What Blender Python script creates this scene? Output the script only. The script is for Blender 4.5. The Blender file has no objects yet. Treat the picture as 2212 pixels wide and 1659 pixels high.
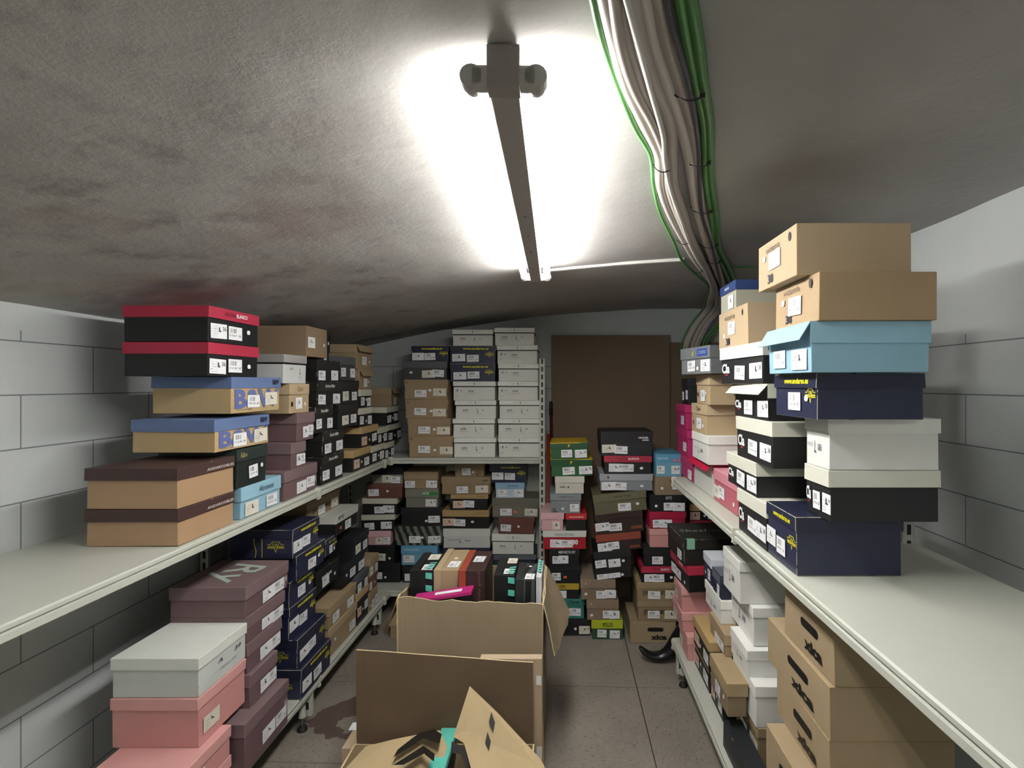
import bpy, bmesh, math, random
from mathutils import Vector, Matrix
random.seed(7)
C = bpy.context.scene.collection
S = bpy.context.scene
# ------------------------------------------------------------------ camera
F = 1170.0; VX = 1215.0; VY = 829.5; CH = 1.55      # measured from the shelves' vanishing point
cam_d = bpy.data.cameras.new('camera'); cam = bpy.data.objects.new('camera', cam_d); C.objects.link(cam)
cam.location = (0, 0, CH); cam.rotation_euler = (math.pi/2, 0, 0)
cam_d.sensor_width = 36; cam_d.lens = F*36/2212; cam_d.shift_x = -(VX-1106)/2212; cam_d.clip_start = .02
S.camera = cam
# ------------------------------------------------------------------ world and exposure
w = bpy.data.worlds.new('world'); S.world = w; w.use_nodes = True
w.node_tree.nodes['Background'].inputs[0].default_value = (.8, .85, .9, 1)
w.node_tree.nodes['Background'].inputs[1].default_value = .0
S.view_settings.view_transform = 'Standard'; S.view_settings.look = 'None'
S.view_settings.exposure = 2.7; S.view_settings.gamma = 1; S.view_settings.use_curve_mapping = False
TUBE = 14.5          # brightness of the fluorescent tubes
FILLTUBE = 13.0       # tubes of an added, unseen fill lamp behind the camera
# ------------------------------------------------------------------ materials
def lin(h):
    h = h.lstrip('#'); o = []
    for i in (0, 2, 4):
        c = int(h[i:i+2], 16)/255; o.append(c/12.92 if c <= .04045 else ((c+.055)/1.055)**2.4)
    return (o[0], o[1], o[2], 1)
MC = {}
def N(nt, t, **k):
    n = nt.nodes.new(t)
    for a, v in k.items():
        if a.startswith('i_'):
            key = a[2:]; n.inputs[int(key) if key.isdigit() else key].default_value = v
        else: setattr(n, a, v)
    return n
def newmat(name):
    m = bpy.data.materials.new(name); m.use_nodes = True; nt = m.node_tree
    return m, nt, nt.nodes['Principled BSDF']
def L(nt, a, b): nt.links.new(a, b)
def math_(nt, op, a, b=None, c=None):
    n = N(nt, 'ShaderNodeMath', operation=op)
    for i, v in enumerate((a, b, c)):
        if v is None: continue
        if isinstance(v, (int, float)): n.inputs[i].default_value = v
        else: L(nt, v, n.inputs[i])
    return n.outputs[0]
def mix(nt, f, a, b):
    n = N(nt, 'ShaderNodeMix', data_type='RGBA')
    for i, v in ((0, f), (6, a), (7, b)):
        if isinstance(v, (int, float)): n.inputs[i].default_value = v
        elif isinstance(v, tuple): n.inputs[i].default_value = v
        else: L(nt, v, n.inputs[i])
    return n.outputs[2]
def plain(col, rough=.55, metal=0, var=.10, sc=9, name='painted'):
    k = ('p', col, rough, metal, var, sc)
    if k in MC: return MC[k]
    m, nt, b = newmat(name); b.inputs['Roughness'].default_value = rough; b.inputs['Metallic'].default_value = metal
    tc = N(nt, 'ShaderNodeTexCoord'); no = N(nt, 'ShaderNodeTexNoise', i_Scale=sc, i_Detail=4.0)
    L(nt, tc.outputs['Object'], no.inputs['Vector'])
    c = lin(col); d = tuple(x*(1-var*1.6) for x in c[:3])+(1,)
    L(nt, mix(nt, no.outputs[0], d, tuple(min(1, x*(1+var*.7)) for x in c[:3])+(1,)), b.inputs['Base Color'])
    MC[k] = m; return m
def paper(col, rough=.5): return plain(col, rough, 0, .05, 14, 'printed_card')
def worn(col, amt=.5):
    k = ('w', col, amt)
    if k in MC: return MC[k]
    m, nt, b = newmat('worn_card_edge'); b.inputs['Roughness'].default_value = .7
    tc = N(nt, 'ShaderNodeTexCoord'); no = N(nt, 'ShaderNodeTexNoise', i_Scale=28, i_Detail=3.0)
    L(nt, tc.outputs['Object'], no.inputs['Vector'])
    th = math_(nt, 'GREATER_THAN', no.outputs[0], 1-amt)
    L(nt, mix(nt, th, lin(col), lin('#a9a291')), b.inputs['Base Color']); MC[k] = m; return m
def cardboard(col, sc=260):
    k = ('c', col)
    if k in MC: return MC[k]
    m, nt, b = newmat('corrugated_cardboard'); b.inputs['Roughness'].default_value = .8
    tc = N(nt, 'ShaderNodeTexCoord'); no = N(nt, 'ShaderNodeTexNoise', i_Scale=6, i_Detail=5.0)
    fi = N(nt, 'ShaderNodeTexNoise', i_Scale=220, i_Detail=2.0)
    wv = N(nt, 'ShaderNodeTexWave', i_Scale=28, i_Distortion=.4); wv.bands_direction = 'X'
    for n in (no, fi, wv): L(nt, tc.outputs['Object'], n.inputs['Vector'])
    c = lin(col); g_ = .3*c[0]+.6*c[1]+.1*c[2]; c = tuple(x*.72+g_*.28 for x in c[:3])+(1,); a = mix(nt, no.outputs[0], tuple(x*.86 for x in c[:3])+(1,), tuple(min(1, x*1.1) for x in c[:3])+(1,))
    L(nt, mix(nt, math_(nt, 'MULTIPLY', fi.outputs[0], .35), a, tuple(x*.7 for x in c[:3])+(1,)), b.inputs['Base Color'])
    bu = N(nt, 'ShaderNodeBump', i_Strength=.12, i_Distance=.002); L(nt, wv.outputs[1], bu.inputs['Height']); L(nt, bu.outputs[0], b.inputs['Normal'])
    MC[k] = m; return m
def striped(a='#20231f', b_='#6c7466', rz=.35):
    if 'zebra'+a in MC: return MC['zebra'+a]
    m, nt, b = newmat('zebra_striped_card'); b.inputs['Roughness'].default_value = .45
    tc = N(nt, 'ShaderNodeTexCoord'); wv = N(nt, 'ShaderNodeTexWave', i_Scale=6.5, i_Distortion=1.2); wv.inputs['Detail Scale'].default_value = .6
    mp = N(nt, 'ShaderNodeMapping'); mp.inputs['Rotation'].default_value = (0, rz, 0)
    L(nt, tc.outputs['Object'], mp.inputs[0]); L(nt, mp.outputs[0], wv.inputs['Vector'])
    L(nt, mix(nt, math_(nt, 'GREATER_THAN', wv.outputs[1], .5), lin(a), lin(b_)), b.inputs['Base Color']); MC['zebra'+a] = m; return m
def dotted():
    if 'dots' in MC: return MC['dots']
    m, nt, b = newmat('polka_dot_card'); b.inputs['Roughness'].default_value = .5
    tc = N(nt, 'ShaderNodeTexCoord'); vo = N(nt, 'ShaderNodeTexVoronoi', i_Scale=140); vo.inputs['Randomness'].default_value = 0
    L(nt, tc.outputs['Object'], vo.inputs['Vector'])
    L(nt, mix(nt, math_(nt, 'LESS_THAN', vo.outputs[0], .25), lin('#1a2038'), lin('#c9cfdb')), b.inputs['Base Color']); MC['dots'] = m; return m
def zigzag():
    if 'zig' in MC: return MC['zig']
    m, nt, b = newmat('zigzag_pink_card'); b.inputs['Roughness'].default_value = .5
    tc = N(nt, 'ShaderNodeTexCoord'); se = N(nt, 'ShaderNodeSeparateXYZ'); L(nt, tc.outputs['Object'], se.inputs[0])
    t = math_(nt, 'PINGPONG', se.outputs[0], .012)
    v = math_(nt, 'GREATER_THAN', math_(nt, 'MULTIPLY_ADD', t, 2.2, se.outputs[2]), .122)
    L(nt, mix(nt, v, lin('#cf8796'), lin('#ecc3c8')), b.inputs['Base Color']); MC['zig'] = m; return m
def barcode_mat(kind):
    k = 'bar'+kind
    if k in MC: return MC[k]
    m, nt, b = newmat('sticker_'+kind); b.inputs['Roughness'].default_value = .5
    tc = N(nt, 'ShaderNodeTexCoord'); se = N(nt, 'ShaderNodeSeparateXYZ'); L(nt, tc.outputs['UV'], se.inputs[0])
    u, v = se.outputs[0], se.outputs[1]; oi = N(nt, 'ShaderNodeObjectInfo')
    def rng(x, a, c): return math_(nt, 'MULTIPLY', math_(nt, 'GREATER_THAN', x, a), math_(nt, 'LESS_THAN', x, c))
    def noise(su, sv):
        cx = N(nt, 'ShaderNodeCombineXYZ'); L(nt, math_(nt, 'MULTIPLY', u, su), cx.inputs[0]); L(nt, math_(nt, 'MULTIPLY', v, sv), cx.inputs[1])
        L(nt, math_(nt, 'MULTIPLY', oi.outputs['Random'], 90.0), cx.inputs[2])
        n = N(nt, 'ShaderNodeTexNoise', i_Scale=1.0, i_Detail=1.0); L(nt, cx.outputs[0], n.inputs['Vector']); return n.outputs[0]
    col = lin('#e3e4e6') if kind != 'cream' else lin('#d9d5c6')
    if kind == 'rose': col = lin('#d8b9a8')
    if kind in ('barcode',):
        bars = math_(nt, 'MULTIPLY', math_(nt, 'MULTIPLY', rng(u, .14, .58), rng(v, .52, .86)), math_(nt, 'GREATER_THAN', noise(62, 0), .47))
        txt = math_(nt, 'MULTIPLY', math_(nt, 'MULTIPLY', rng(u, .08, .66), rng(v, .26, .40)), math_(nt, 'GREATER_THAN', noise(40, 9), .5))
        tx2 = math_(nt, 'MULTIPLY', math_(nt, 'MULTIPLY', rng(u, .76, .90), rng(v, .24, .42)), math_(nt, 'GREATER_THAN', noise(30, 9), .42))
        ink = math_(nt, 'MAXIMUM', math_(nt, 'MAXIMUM', bars, txt), tx2)
    elif kind in ('shoe', 'cream', 'rose'):
        rows = math_(nt, 'GREATER_THAN', math_(nt, 'FRACT', math_(nt, 'MULTIPLY', v, 6.0)), .6)
        txt = math_(nt, 'MULTIPLY', math_(nt, 'MULTIPLY', rng(u, .08, .46), rng(v, .12, .8)), rows)
        ink = math_(nt, 'MULTIPLY', txt, math_(nt, 'GREATER_THAN', noise(34, 7), .52))
    else: ink = None
    if ink is not None: L(nt, mix(nt, math_(nt, 'MULTIPLY', ink, .72), col, lin('#33343c')), b.inputs['Base Color'])
    else: b.inputs['Base Color'].default_value = col
    MC[k] = m; return m
def ink(col): return plain(col, .5, 0, .02, 5, 'printing_ink')
# ------------------------------------------------------------------ mesh helpers
def new_obj(name, me, parent=None, loc=(0, 0, 0), rot=(0, 0, 0)):
    o = bpy.data.objects.new(name, me); C.objects.link(o); o.parent = parent; o.location = loc; o.rotation_euler = rot; return o
def bm_obj(name, bm, mats, parent=None, loc=(0, 0, 0), rot=(0, 0, 0), smooth=False):
    me = bpy.data.meshes.new(name)
    bmesh.ops.recalc_face_normals(bm, faces=bm.faces); bm.to_mesh(me); bm.free()
    for m in (mats if isinstance(mats, (list, tuple)) else [mats]): me.materials.append(m)
    if smooth:
        for p in me.polygons: p.use_smooth = True
    return new_obj(name, me, parent, loc, rot)
def add_box(bm, x0, x1, y0, y1, z0, z1, M=None, mi=0, bev=0):
    vs = [bm.verts.new((x, y, z)) for x in (x0, x1) for y in (y0, y1) for z in (z0, z1)]
    if M is not None:
        for v in vs: v.co = M @ v.co
    fs = [bm.faces.new([vs[i] for i in f]) for f in ((0, 1, 3, 2), (4, 6, 7, 5), (0, 4, 5, 1), (2, 3, 7, 6), (0, 2, 6, 4), (1, 5, 7, 3))]
    for f in fs: f.material_index = mi
    if bev:
        bmesh.ops.bevel(bm, geom=list({e for f in fs for e in f.edges}), offset=bev, segments=2, affect='EDGES', profile=.6)
    return vs, fs
def tube_bm(bm, pts, r, n=8, caps=True, radii=None):
    pts = [Vector(p) for p in pts]; rings = []
    up = Vector((0, 0, 1))
    for i, p in enumerate(pts):
        t = (pts[min(i+1, len(pts)-1)]-pts[max(i-1, 0)]).normalized()
        a = t.cross(up)
        if a.length < .05: a = t.cross(Vector((1, 0, 0)))
        a.normalize(); b = t.cross(a); rr = radii[i] if radii else r
        rings.append([bm.verts.new(p+rr*(math.cos(2*math.pi*k/n)*a+math.sin(2*math.pi*k/n)*b)) for k in range(n)])
    for i in range(len(rings)-1):
        for k in range(n): bm.faces.new((rings[i][k], rings[i][(k+1) % n], rings[i+1][(k+1) % n], rings[i+1][k]))
    if caps: bm.faces.new(rings[0][::-1]); bm.faces.new(rings[-1])
def spline(pts, sub=5):
    pts = [Vector(p) for p in pts]; out = []
    for i in range(len(pts)-1):
        p0, p1, p2, p3 = pts[max(i-1, 0)], pts[i], pts[i+1], pts[min(i+2, len(pts)-1)]
        for s in range(sub):
            t = s/sub
            out.append(.5*((2*p1)+(-p0+p2)*t+(2*p0-5*p1+4*p2-p3)*t*t+(-p0+3*p1-3*p2+p3)*t**3))
    out.append(pts[-1]); return out
def tag(o, label, cat, group=None, kind=None):
    if label: o['label'] = label
    if cat: o['category'] = cat
    if group: o['group'] = group
    if kind: o['kind'] = kind
    return o
def thing(name, label, cat, loc=(0, 0, 0), rot=(0, 0, 0), group=None):
    o = bpy.data.objects.new(name, None); C.objects.link(o); o.location = loc; o.rotation_euler = rot
    o.empty_display_size = .03
    return tag(o, label, cat, group)
def slab(name, pts, thick, mat, parent=None, wob=0, sub=0):
    """a cardboard panel through 3-D corner points, with thickness"""
    pts = [Vector(p) for p in pts]; n = (pts[1]-pts[0]).cross(pts[-1]-pts[0]).normalized()
    bm = bmesh.new(); a = [bm.verts.new(p) for p in pts]; b = [bm.verts.new(p+n*thick) for p in pts]
    bm.faces.new(a[::-1]); bm.faces.new(b)
    for i in range(len(a)): bm.faces.new((a[i], a[(i+1) % len(a)], b[(i+1) % len(a)], b[i]))
    return bm_obj(name, bm, mat, parent)
# text, measured and cached: every string becomes a flat mesh one unit wide, standing in the XZ plane
TX = {}
def text_mesh(s, bold=0.0, shear=0.0, fit=True):
    k = (s, bold, shear)
    if k in TX: return TX[k]
    cu = bpy.data.curves.new('t', 'FONT'); cu.body = s; cu.offset = bold; cu.shear = shear; cu.resolution_u = 2; cu.align_x = 'LEFT'
    o = bpy.data.objects.new('t', cu); C.objects.link(o); bpy.context.view_layer.update()
    me = bpy.data.meshes.new_from_object(o.evaluated_get(bpy.context.evaluated_depsgraph_get()))
    bpy.data.objects.remove(o); bpy.data.curves.remove(cu)
    xs = [v.co.x for v in me.vertices]; ys = [v.co.y for v in me.vertices]
    wd = max(xs)-min(xs); cx = (max(xs)+min(xs))/2; cy = (max(ys)+min(ys))/2; hh = (max(ys)-min(ys))/wd
    co = [((v.co.x-cx)/wd, (v.co.y-cy)/wd/hh) for v in me.vertices]
    TX[k] = (me.name, hh, co, [tuple(p.vertices) for p in me.polygons]); return TX[k]
def flat_poly(polys, name='printed_mark'):
    pass
def printed(name, s, col, wdt, hgt, parent, loc, rot=(0, 0, 0), bold=.0, shear=0.0):
    _, hh, co, fs = text_mesh(s, bold, shear)
    if hgt is None: hgt = hh*wdt
    me = bpy.data.meshes.new(name); me.from_pydata([(x*wdt, 0, y*hgt) for x, y in co], [], fs); me.materials.append(ink(col))
    return new_obj(name, me, parent, loc, rot)
def poly_print(name, polys, col, parent, loc, rot=(0, 0, 0)):
    bm = bmesh.new()
    for p in polys: bm.faces.new([bm.verts.new((x, 0, z)) for x, z in p])
    me = bpy.data.meshes.new(name); bm.to_mesh(me); bm.free(); me.materials.append(ink(col))
    return new_obj(name, me, parent, loc, rot)
LM = {}
def sticker(name, kind, wd, hg, parent, loc, rot=(0, 0, 0)):
    wd = round(wd, 3); hg = round(hg, 3); k = (kind, wd, hg)
    if k not in LM:
        t = .0005; me = bpy.data.meshes.new(name)
        if kind == 'tag':
            c = .22*wd; q = [(-wd/2+c, -hg/2), (wd/2-c, -hg/2), (wd/2, -hg/2+c), (wd/2, hg/2-c), (wd/2-c, hg/2), (-wd/2+c, hg/2), (-wd/2, hg/2-c), (-wd/2, -hg/2+c)]
        else: q = [(-wd/2, -hg/2), (wd/2, -hg/2), (wd/2, hg/2), (-wd/2, hg/2)]
        n = len(q); vs = [(x, -t, z) for x, z in q]+[(x, 0, z) for x, z in q]
        fs = [tuple(range(n))]+[(i, i+n, (i+1) % n+n, (i+1) % n) for i in range(n)]
        me.from_pydata(vs, [], fs); uv = me.uv_layers.new(name='UVMap')
        for li, lp in enumerate(me.loops):
            x, _, z = vs[lp.vertex_index]; uv.data[li].uv = ((x+wd/2)/wd, (z+hg/2)/hg)
        me.materials.append(barcode_mat(kind)); LM[k] = me
    return new_obj(name, LM[k], parent, loc, rot)
PUMP = [(-.5, .35), (-.42, .5), (-.3, .42), (-.15, .05), (.1, -.12), (.3, -.1), (.5, -.32), (.48, -.42), (.1, -.42), (-.12, -.22), (-.3, -.1), (-.36, -.45), (-.45, -.45), (-.46, 0)]
BOOT = [(-.3, .5), (.05, .5), (.06, -.05), (.3, -.2), (.42, -.34), (.42, -.45), (-.05, -.45), (-.1, -.38), (-.16, -.45), (-.32, -.45)]
# ------------------------------------------------------------------ the shoe box, with all its parts
def shell_bm(x0, x1, y0, y1, z0, z1, bev, jit=0, cut=None):
    bm = bmesh.new(); vs, fs = add_box(bm, x0, x1, y0, y1, z0, z1)
    if jit:
        for v in vs: v.co += Vector((random.uniform(-jit, jit), random.uniform(-jit, jit), random.uniform(-jit, jit)*.5))
    if cut == 'bottom': bm.faces.remove(fs[4])
    ed = [e for e in bm.edges if e.is_manifold]
    r = bmesh.ops.bevel(bm, geom=ed, offset=bev, segments=1, affect='EDGES')
    for f in r['faces']: f.material_index = 1
    return bm
def shoe_box(PL, PR, z0, H, D, st, label, group, roll=0, rot=None, loc=None, name='shoe_box', pitch=0, side=0):
    if rot is None:
        PL = Vector(PL); PR = Vector(PR); u = PR-PL; W = u.length; ang = math.atan2(u.y, u.x); u.normalize(); n = Vector((-u.y, u.x))
        c = (PL+PR)/2+n*D/2; loc = (c.x, c.y, z0); rot = (pitch, -roll, ang)
    else: W = PL
    root = thing(name, label, 'shoe box', loc, rot, group)
    root.rotation_mode = 'XYZ'
    g = st.get; bc = g('body', '#b99f76'); lc = g('lid', bc); lh = g('lh', .034); wr = g('wear', .35)
    if H < .075: lh = min(lh, H*.4)
    ov = .004; lid = g('lid', bc) is not None and not g('nolid')
    bm_ = g('bmat')() if g('bmat') else (cardboard(bc) if g('card') else paper(bc, g('rough', .5)))
    lm_ = g('lmat')() if g('lmat') else (cardboard(lc) if g('card') else paper(lc, g('rough', .5)))
    top = H-(lh+.007 if g('band') else .003)
    if not lid: top = H
    jit = .0016
    bm_obj('box_body', shell_bm(-W/2+ov, W/2-ov, -D/2+ov, D/2-ov, 0, top, .0011, jit), [bm_, worn(bc, wr)], root)
    if g('band'):
        bm_obj('inner_rim', shell_bm(-W/2+ov+.002, W/2-ov-.002, -D/2+ov+.002, D/2-ov-.002, top, H-.004, .0006), [paper('#141416'), paper('#141416')], root)
    if lid:
        dx = random.uniform(-.0015, .0015); fl = g('flare', 0); lz = -lh
        if fl:
            bm = bmesh.new(); t = .0018
            add_box(bm, -W/2, W/2, -D/2, D/2, -t, 0); add_box(bm, -W/2, -W/2+t, -D/2+t, D/2, lz, -t)
            add_box(bm, W/2-t, W/2, -D/2+t, D/2, lz, -t); add_box(bm, -W/2+t, W/2-t, D/2-t, D/2, lz, -t)
            M = Matrix.Translation((0, -D/2, -t)) @ Matrix.Rotation(-fl, 4, 'X')
            add_box(bm, -W/2, W/2, 0, t, lz+t, 0, M)
            lo = bm_obj('lid', bm, [lm_, worn(lc, wr)], root, (dx, 0, H), (0, 0, random.uniform(-.01, .01)))
        else:
            bm = shell_bm(-W/2, W/2, -D/2, D/2, lz, 0, .0012, .0012, 'bottom')
            lo = bm_obj('lid', bm, [lm_, worn(lc, wr)], root, (dx, 0, H), (0, random.uniform(-.004, .004), random.uniform(-.008, .008)))
            so = lo.modifiers.new('card', 'SOLIDIFY'); so.thickness = .0014; so.offset = -1
        if g('trim'):
            bm = bmesh.new(); add_box(bm, -W/2-.0006, W/2+.0006, -D/2-.0006, D/2+.0006, -.005, .0006)
            bm_obj('lid_trim', bm, ink(g('trim')), lo)
        if g('lidtop'):
            s, col, ww, rz = g('lidtop'); printed('printed_name', s, col, ww, None, lo, (0, 0, .0009), (-math.pi/2, 0, rz), .01, .25)
        if not fl:
            for (s, col, uu, vv, ww, hh, bd, sh) in g('ltext', []):
                printed('printed_name', s, col, ww*W, hh*lh if hh else None, lo, (-W/2+uu*W, -D/2-.0008, -lh*vv), (0, 0, 0), bd, sh)
    fy = -D/2+ov-.0020
    Hb = top if not lid else H-lh        # visible height of the body front
    for (s, col, uu, vv, ww, hh, bd, sh, rr) in g('btext', []):
        printed('printed_name', s, col, ww*W, (hh*Hb if hh else None), root, (-W/2+uu*W, fy, vv*Hb), (0, -rr, 0), bd, sh)
    if g('emb'):
        for (uu, vv, sz) in g('emb'): emblem(root, (-W/2+uu*W, fy-.0001, vv*H), sz)
    if g('emb') and side < 0:
        xs = -W/2+ov-.0022
        emblem(root, (xs, -D/2+.075, .42*H), .05, '#a89f2c', (0, 0, -math.pi/2))
        wv = [[(.012*math.sin(k*.9)*.4+dx_, H*.04+k*H*.11), (.012*math.sin((k+1)*.9)*.4+dx_, H*.04+(k+1)*H*.11), (.012*math.sin((k+1)*.9)*.4+dx_+.0035, H*.04+(k+1)*H*.11), (.012*math.sin(k*.9)*.4+dx_+.0035, H*.04+k*H*.11)] for k in range(6) for dx_ in (0,)]
        wv.append([(.030, H*.04), (.0335, H*.04), (.0335, H*.70), (.030, H*.70)])
        poly_print('printed_band', wv, '#b5aa2e', root, (xs, -D/2+.165, 0), (0, 0, -math.pi/2))
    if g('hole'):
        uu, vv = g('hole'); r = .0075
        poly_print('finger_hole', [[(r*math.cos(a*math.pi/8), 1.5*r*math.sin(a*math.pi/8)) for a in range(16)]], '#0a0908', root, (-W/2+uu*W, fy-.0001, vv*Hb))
    labs = g('labs')
    if labs is None:
        labs = random.choice(['b.s', 'bt', 's.b', 'b.t', 'bs', 't.b', '.sb', 'tb.s'])
    k = min(1.0, W/.27)
    cells = len(labs)
    for i, ch in enumerate(labs):
        if ch == '.' : continue
        uu = (i+.5)/cells*.86+.07; jx = random.uniform(-.012, .012)*k; rz = random.uniform(-.05, .05)
        hmax = Hb*.8
        if ch == 'b': q = sticker('barcode_label', 'barcode', .078*k, min(.046, hmax), root, (-W/2+uu*W+jx, fy-.0004, Hb*random.uniform(.42, .55)), (0, rz, 0))
        elif ch in 'sSrc':
            hs = min(.049, hmax); ws = .086*k
            q = sticker('shoe_label', {'s': 'shoe', 'S': 'shoe', 'r': 'rose', 'c': 'cream'}[ch], ws, hs, root, (-W/2+uu*W+jx, fy-.0002, Hb*random.uniform(.44, .54)), (0, rz*.6, 0))
            sh = random.choice([PUMP, BOOT]); sc = hs*random.uniform(.3, .4)
            poly_print('shoe_picture', [[(x*sc, z*sc) for x, z in sh]], '#3a3a42', q, (ws*.05, -.0008, hs*.1))
            if g('num'): printed('size_number', g('num'), '#26262c', ws*.22, None, q, (ws*.34, -.0008, hs*.18), (0, 0, 0), .01)
        elif ch == 't': sticker('price_sticker', 'tag', .02*max(k, .7), .0155, root, (-W/2+uu*W+jx, fy-.0003, Hb*random.uniform(.35, .68)), (0, rz*2, 0))
        elif ch == 'o':
            bm = bmesh.new(); add_box(bm, -.01, .01, -.0005, 0, -.007, .007)
            bm_obj('orange_sticker', bm, ink('#e8703a'), root, (-W/2+uu*W, fy-.0003, Hb*.5))
    return root
def strip(a, b, t):
    a = Vector(a); b = Vector(b); d = (b-a).normalized(); n = Vector((-d.y, d.x))*t/2
    return [tuple(a-n), tuple(b-n), tuple(b+n), tuple(a+n)]
def emblem(parent, loc, s, col='#d8cf2e', rot=(0, 0, 0)):
    P = []
    tri = [(-.32, .42), (.32, .42), (0, -.5)]
    for i in range(3): P.append(strip(tri[i], tri[(i+1) % 3], .05))
    for sg in (-1, 1):
        P.append(strip((sg*.18, -.12), (sg*.72, -.12), .07)); P.append(strip((sg*.22, .0), (sg*.7, .0), .09))
        P.append(strip((sg*.36, .32), (sg*.5, .16), .05)); P.append(strip((sg*.5, .16), (sg*.72, .2), .05))
    P += [strip((-.08, -.12), (-.02, .26), .06), strip((-.12, .26), (.1, .22), .06), strip((.1, .22), (.12, 0), .06), strip((.12, 0), (-.1, -.13), .06)]
    poly_print('emblem', [[(x*s, z*s) for x, z in p] for p in P], col, parent, loc, rot)
# ------------------------------------------------------------------ kinds of box
Y = '#ddd51f'
def K(desc, **k): k['desc'] = desc; return k
andares = K('navy shoe box with yellow lettering', body='#272b44', lid='#22263c', rough=.32, wear=.6, labs='sb.', ltext=[('www.andares.es', Y, .56, .5, .56, .42, .03, .12)], emb=[(.86, .52, .038)], lh=.036)
andares2 = dict(andares, labs='.bt', desc='navy shoe box with yellow address')
xti = K('tan cardboard shoe box', body='#a48658', card=1, lh=.039, labs='.btc', btext=[('XTI', '#33271b', .95, .45, .10, .28, .02, 0, math.pi/2)], ltext=[('XTI', '#33271b', .06, .5, .06, .3, .02, 0)])
white = K('white shoe box with black rim', body='#d6d7cf', lid='#e2e3dc', band=1, lh=.030, labs='...', wear=.1, ltext=[('ISABEL     I     TEJERO', '#8b8a84', .5, .5, .34, .16, 0, 0), ('I', '#55544f', .5, .5, .018, .5, .02, 0)],
          btext=[('36743', '#4c4c52', .25, .62, .13, .13, .03, 0, 0), ('34 7265721 40', '#85858c', .25, .46, .17, .08, 0, 0, 0), ('L', '#33333a', .55, .6, .03, .3, .03, 0, 0), ('40', '#4c4c52', .68, .62, .05, .13, 0, 0, 0), ('A40W  NEGRO', '#8a8a90', .58, .32, .13, .06, 0, 0, 0)])
whiteb = dict(white, btext=[('A', '#33333a', .1, .7, .05, .2, .03, .3, 0), ('40', '#4c4c52', .2, .68, .05, .12, 0, 0, 0), ('NEGRO', '#8a8a90', .1, .3, .08, .07, 0, 0, 0), ('36743', '#4c4c52', .43, .64, .13, .13, .03, 0, 0), ('34 7265721 40', '#85858c', .43, .48, .19, .08, 0, 0, 0)])
whitep = K('plain white shoe box', body='#dadad5', lid='#e4e4de', labs='', wear=.1, lh=.036, btext=[('36743', '#5c5c70', .6, .55, .14, .2, .03, 0, 0), ('L', '#44444f', .42, .55, .05, .35, .03, 0, 0), ('MALA  38', '#8a8aa0', .2, .6, .2, .12, 0, 0, 0)])
nb = K('black shoe box with crimson lid', body='#121214', lid='#a82a43', wear=.25, labs='sbt', lh=.038, ltext=[('NATALIA', '#6f1526', .40, .45, .21, .34, 0, 0), ('BLANCO', '#efe9ea', .62, .45, .22, .36, .015, 0)], num='36')
bw = K('tan shoe box with blue lid', body='#b89f74', lid='#60749c', wear=.2, labs='.b.c', lh=.040, ltext=[('B&W', '#20232c', .88, .45, .14, .5, .03, 0)], btext=[('B&W', '#5e6ba0', .52, .56, .9, .8, .04, 0, 0), ('www.bryw', '#3a4568', .25, .12, .3, .08, 0, 0, 0)])
android = K('tan shoe box with dark brown lid', body='#a98a6a', lid='#46312e', labs='', ltext=[('ANDAROOBLES', '#cfc6bd', .72, .7, .5, .25, .02, 0)], lh=.036)
dgreen = K('dark green shoe box', body='#1f2624', lid='#2b3432', labs='.bt', ltext=[('R&w', '#8d8152', .22, .5, .22, .45, .02, .2)], lh=.042, wear=.2)
altri = K('light blue shoe box', body='#8cb3c6', lid='#93bccf', labs='c.b', wear=.15, lh=.050, ltext=[('Altrimenti', '#39566a', .6, .5, .38, .42, 0, .2)])
purple = K('mauve brown shoe box', body='#6d5658', lid='#7b6668', labs='.sb', wear=.2, lh=.046, btext=[('||M|', '#c9c0bb', .93, .55, .08, .5, .02, 0, 0)])
qui = K('tan shoe box with thin lettering', body='#b89b68', lid='#c0a473', card=1, labs='.st', lh=.046, ltext=[('Qui', '#5a4a30', .5, .5, .28, .5, 0, 0)], hole=(.14, .5))
greyw = K('white and grey shoe box', body='#c4c6c4', lid='#9b9995', band=1, labs='', lh=.034, btext=[('34 7', '#6a6a70', .35, .7, .16, .12, .02, 0, 0), ('L', '#33333a', .72, .6, .04, .3, .02, 0, 0), ('NEGRO', '#8a8a90', .72, .3, .14, .07, 0, 0, 0)])
pm = K('black shoe box with white script', body='#181817', lid='#201f1d', wear=.45, labs='b s', lh=.044, ltext=[('Patricia Miller', '#dcdad2', .5, .45, .42, .35, .02, .3)])
pmn = dict(pm, ltext=[], desc='black shoe box')
blk = K('plain black shoe box', body='#17181a', lid='#1b1c1f', wear=.3, lh=.04)
blkc = dict(blk, labs='cb', desc='black shoe box')
gry = K('dark grey shoe box', body='#3b3c3e', lid='#55565a', lh=.042, wear=.2)
tanblk = K('black shoe box with tan lid', body='#161615', lid='#b79b6c', labs='rtb', wear=.15, lh=.040, num='42')
whblk = K('black shoe box with cream lid', body='#151516', lid='#c8c6b6', labs='bts', wear=.1, lh=.036)
flap = K('tan cardboard box with lifted flap', body='#9c8053', lid='#a5895b', card=1, flare=.5, lh=.044, labs='.bt')
tan = K('tan cardboard shoe box', body='#9d8050', lid='#a88c5c', card=1, lh=.042)
tan2 = dict(tan, body='#a98b5b', lid='#b59a69', desc='pale tan cardboard shoe box')
istome = K('tan shoe box with bracketed lettering', body='#957a4c', lid='#9f8555', card=1, lh=.034, labs='.b.c', btext=[('[IS TO ME]', '#2b2116', .42, .62, .52, .38, .02, 0, 0)])
pink = K('pink shoe box', body='#c98f8c', lid='#d59f9a', lh=.036, wear=.1, labs='c.')
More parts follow.
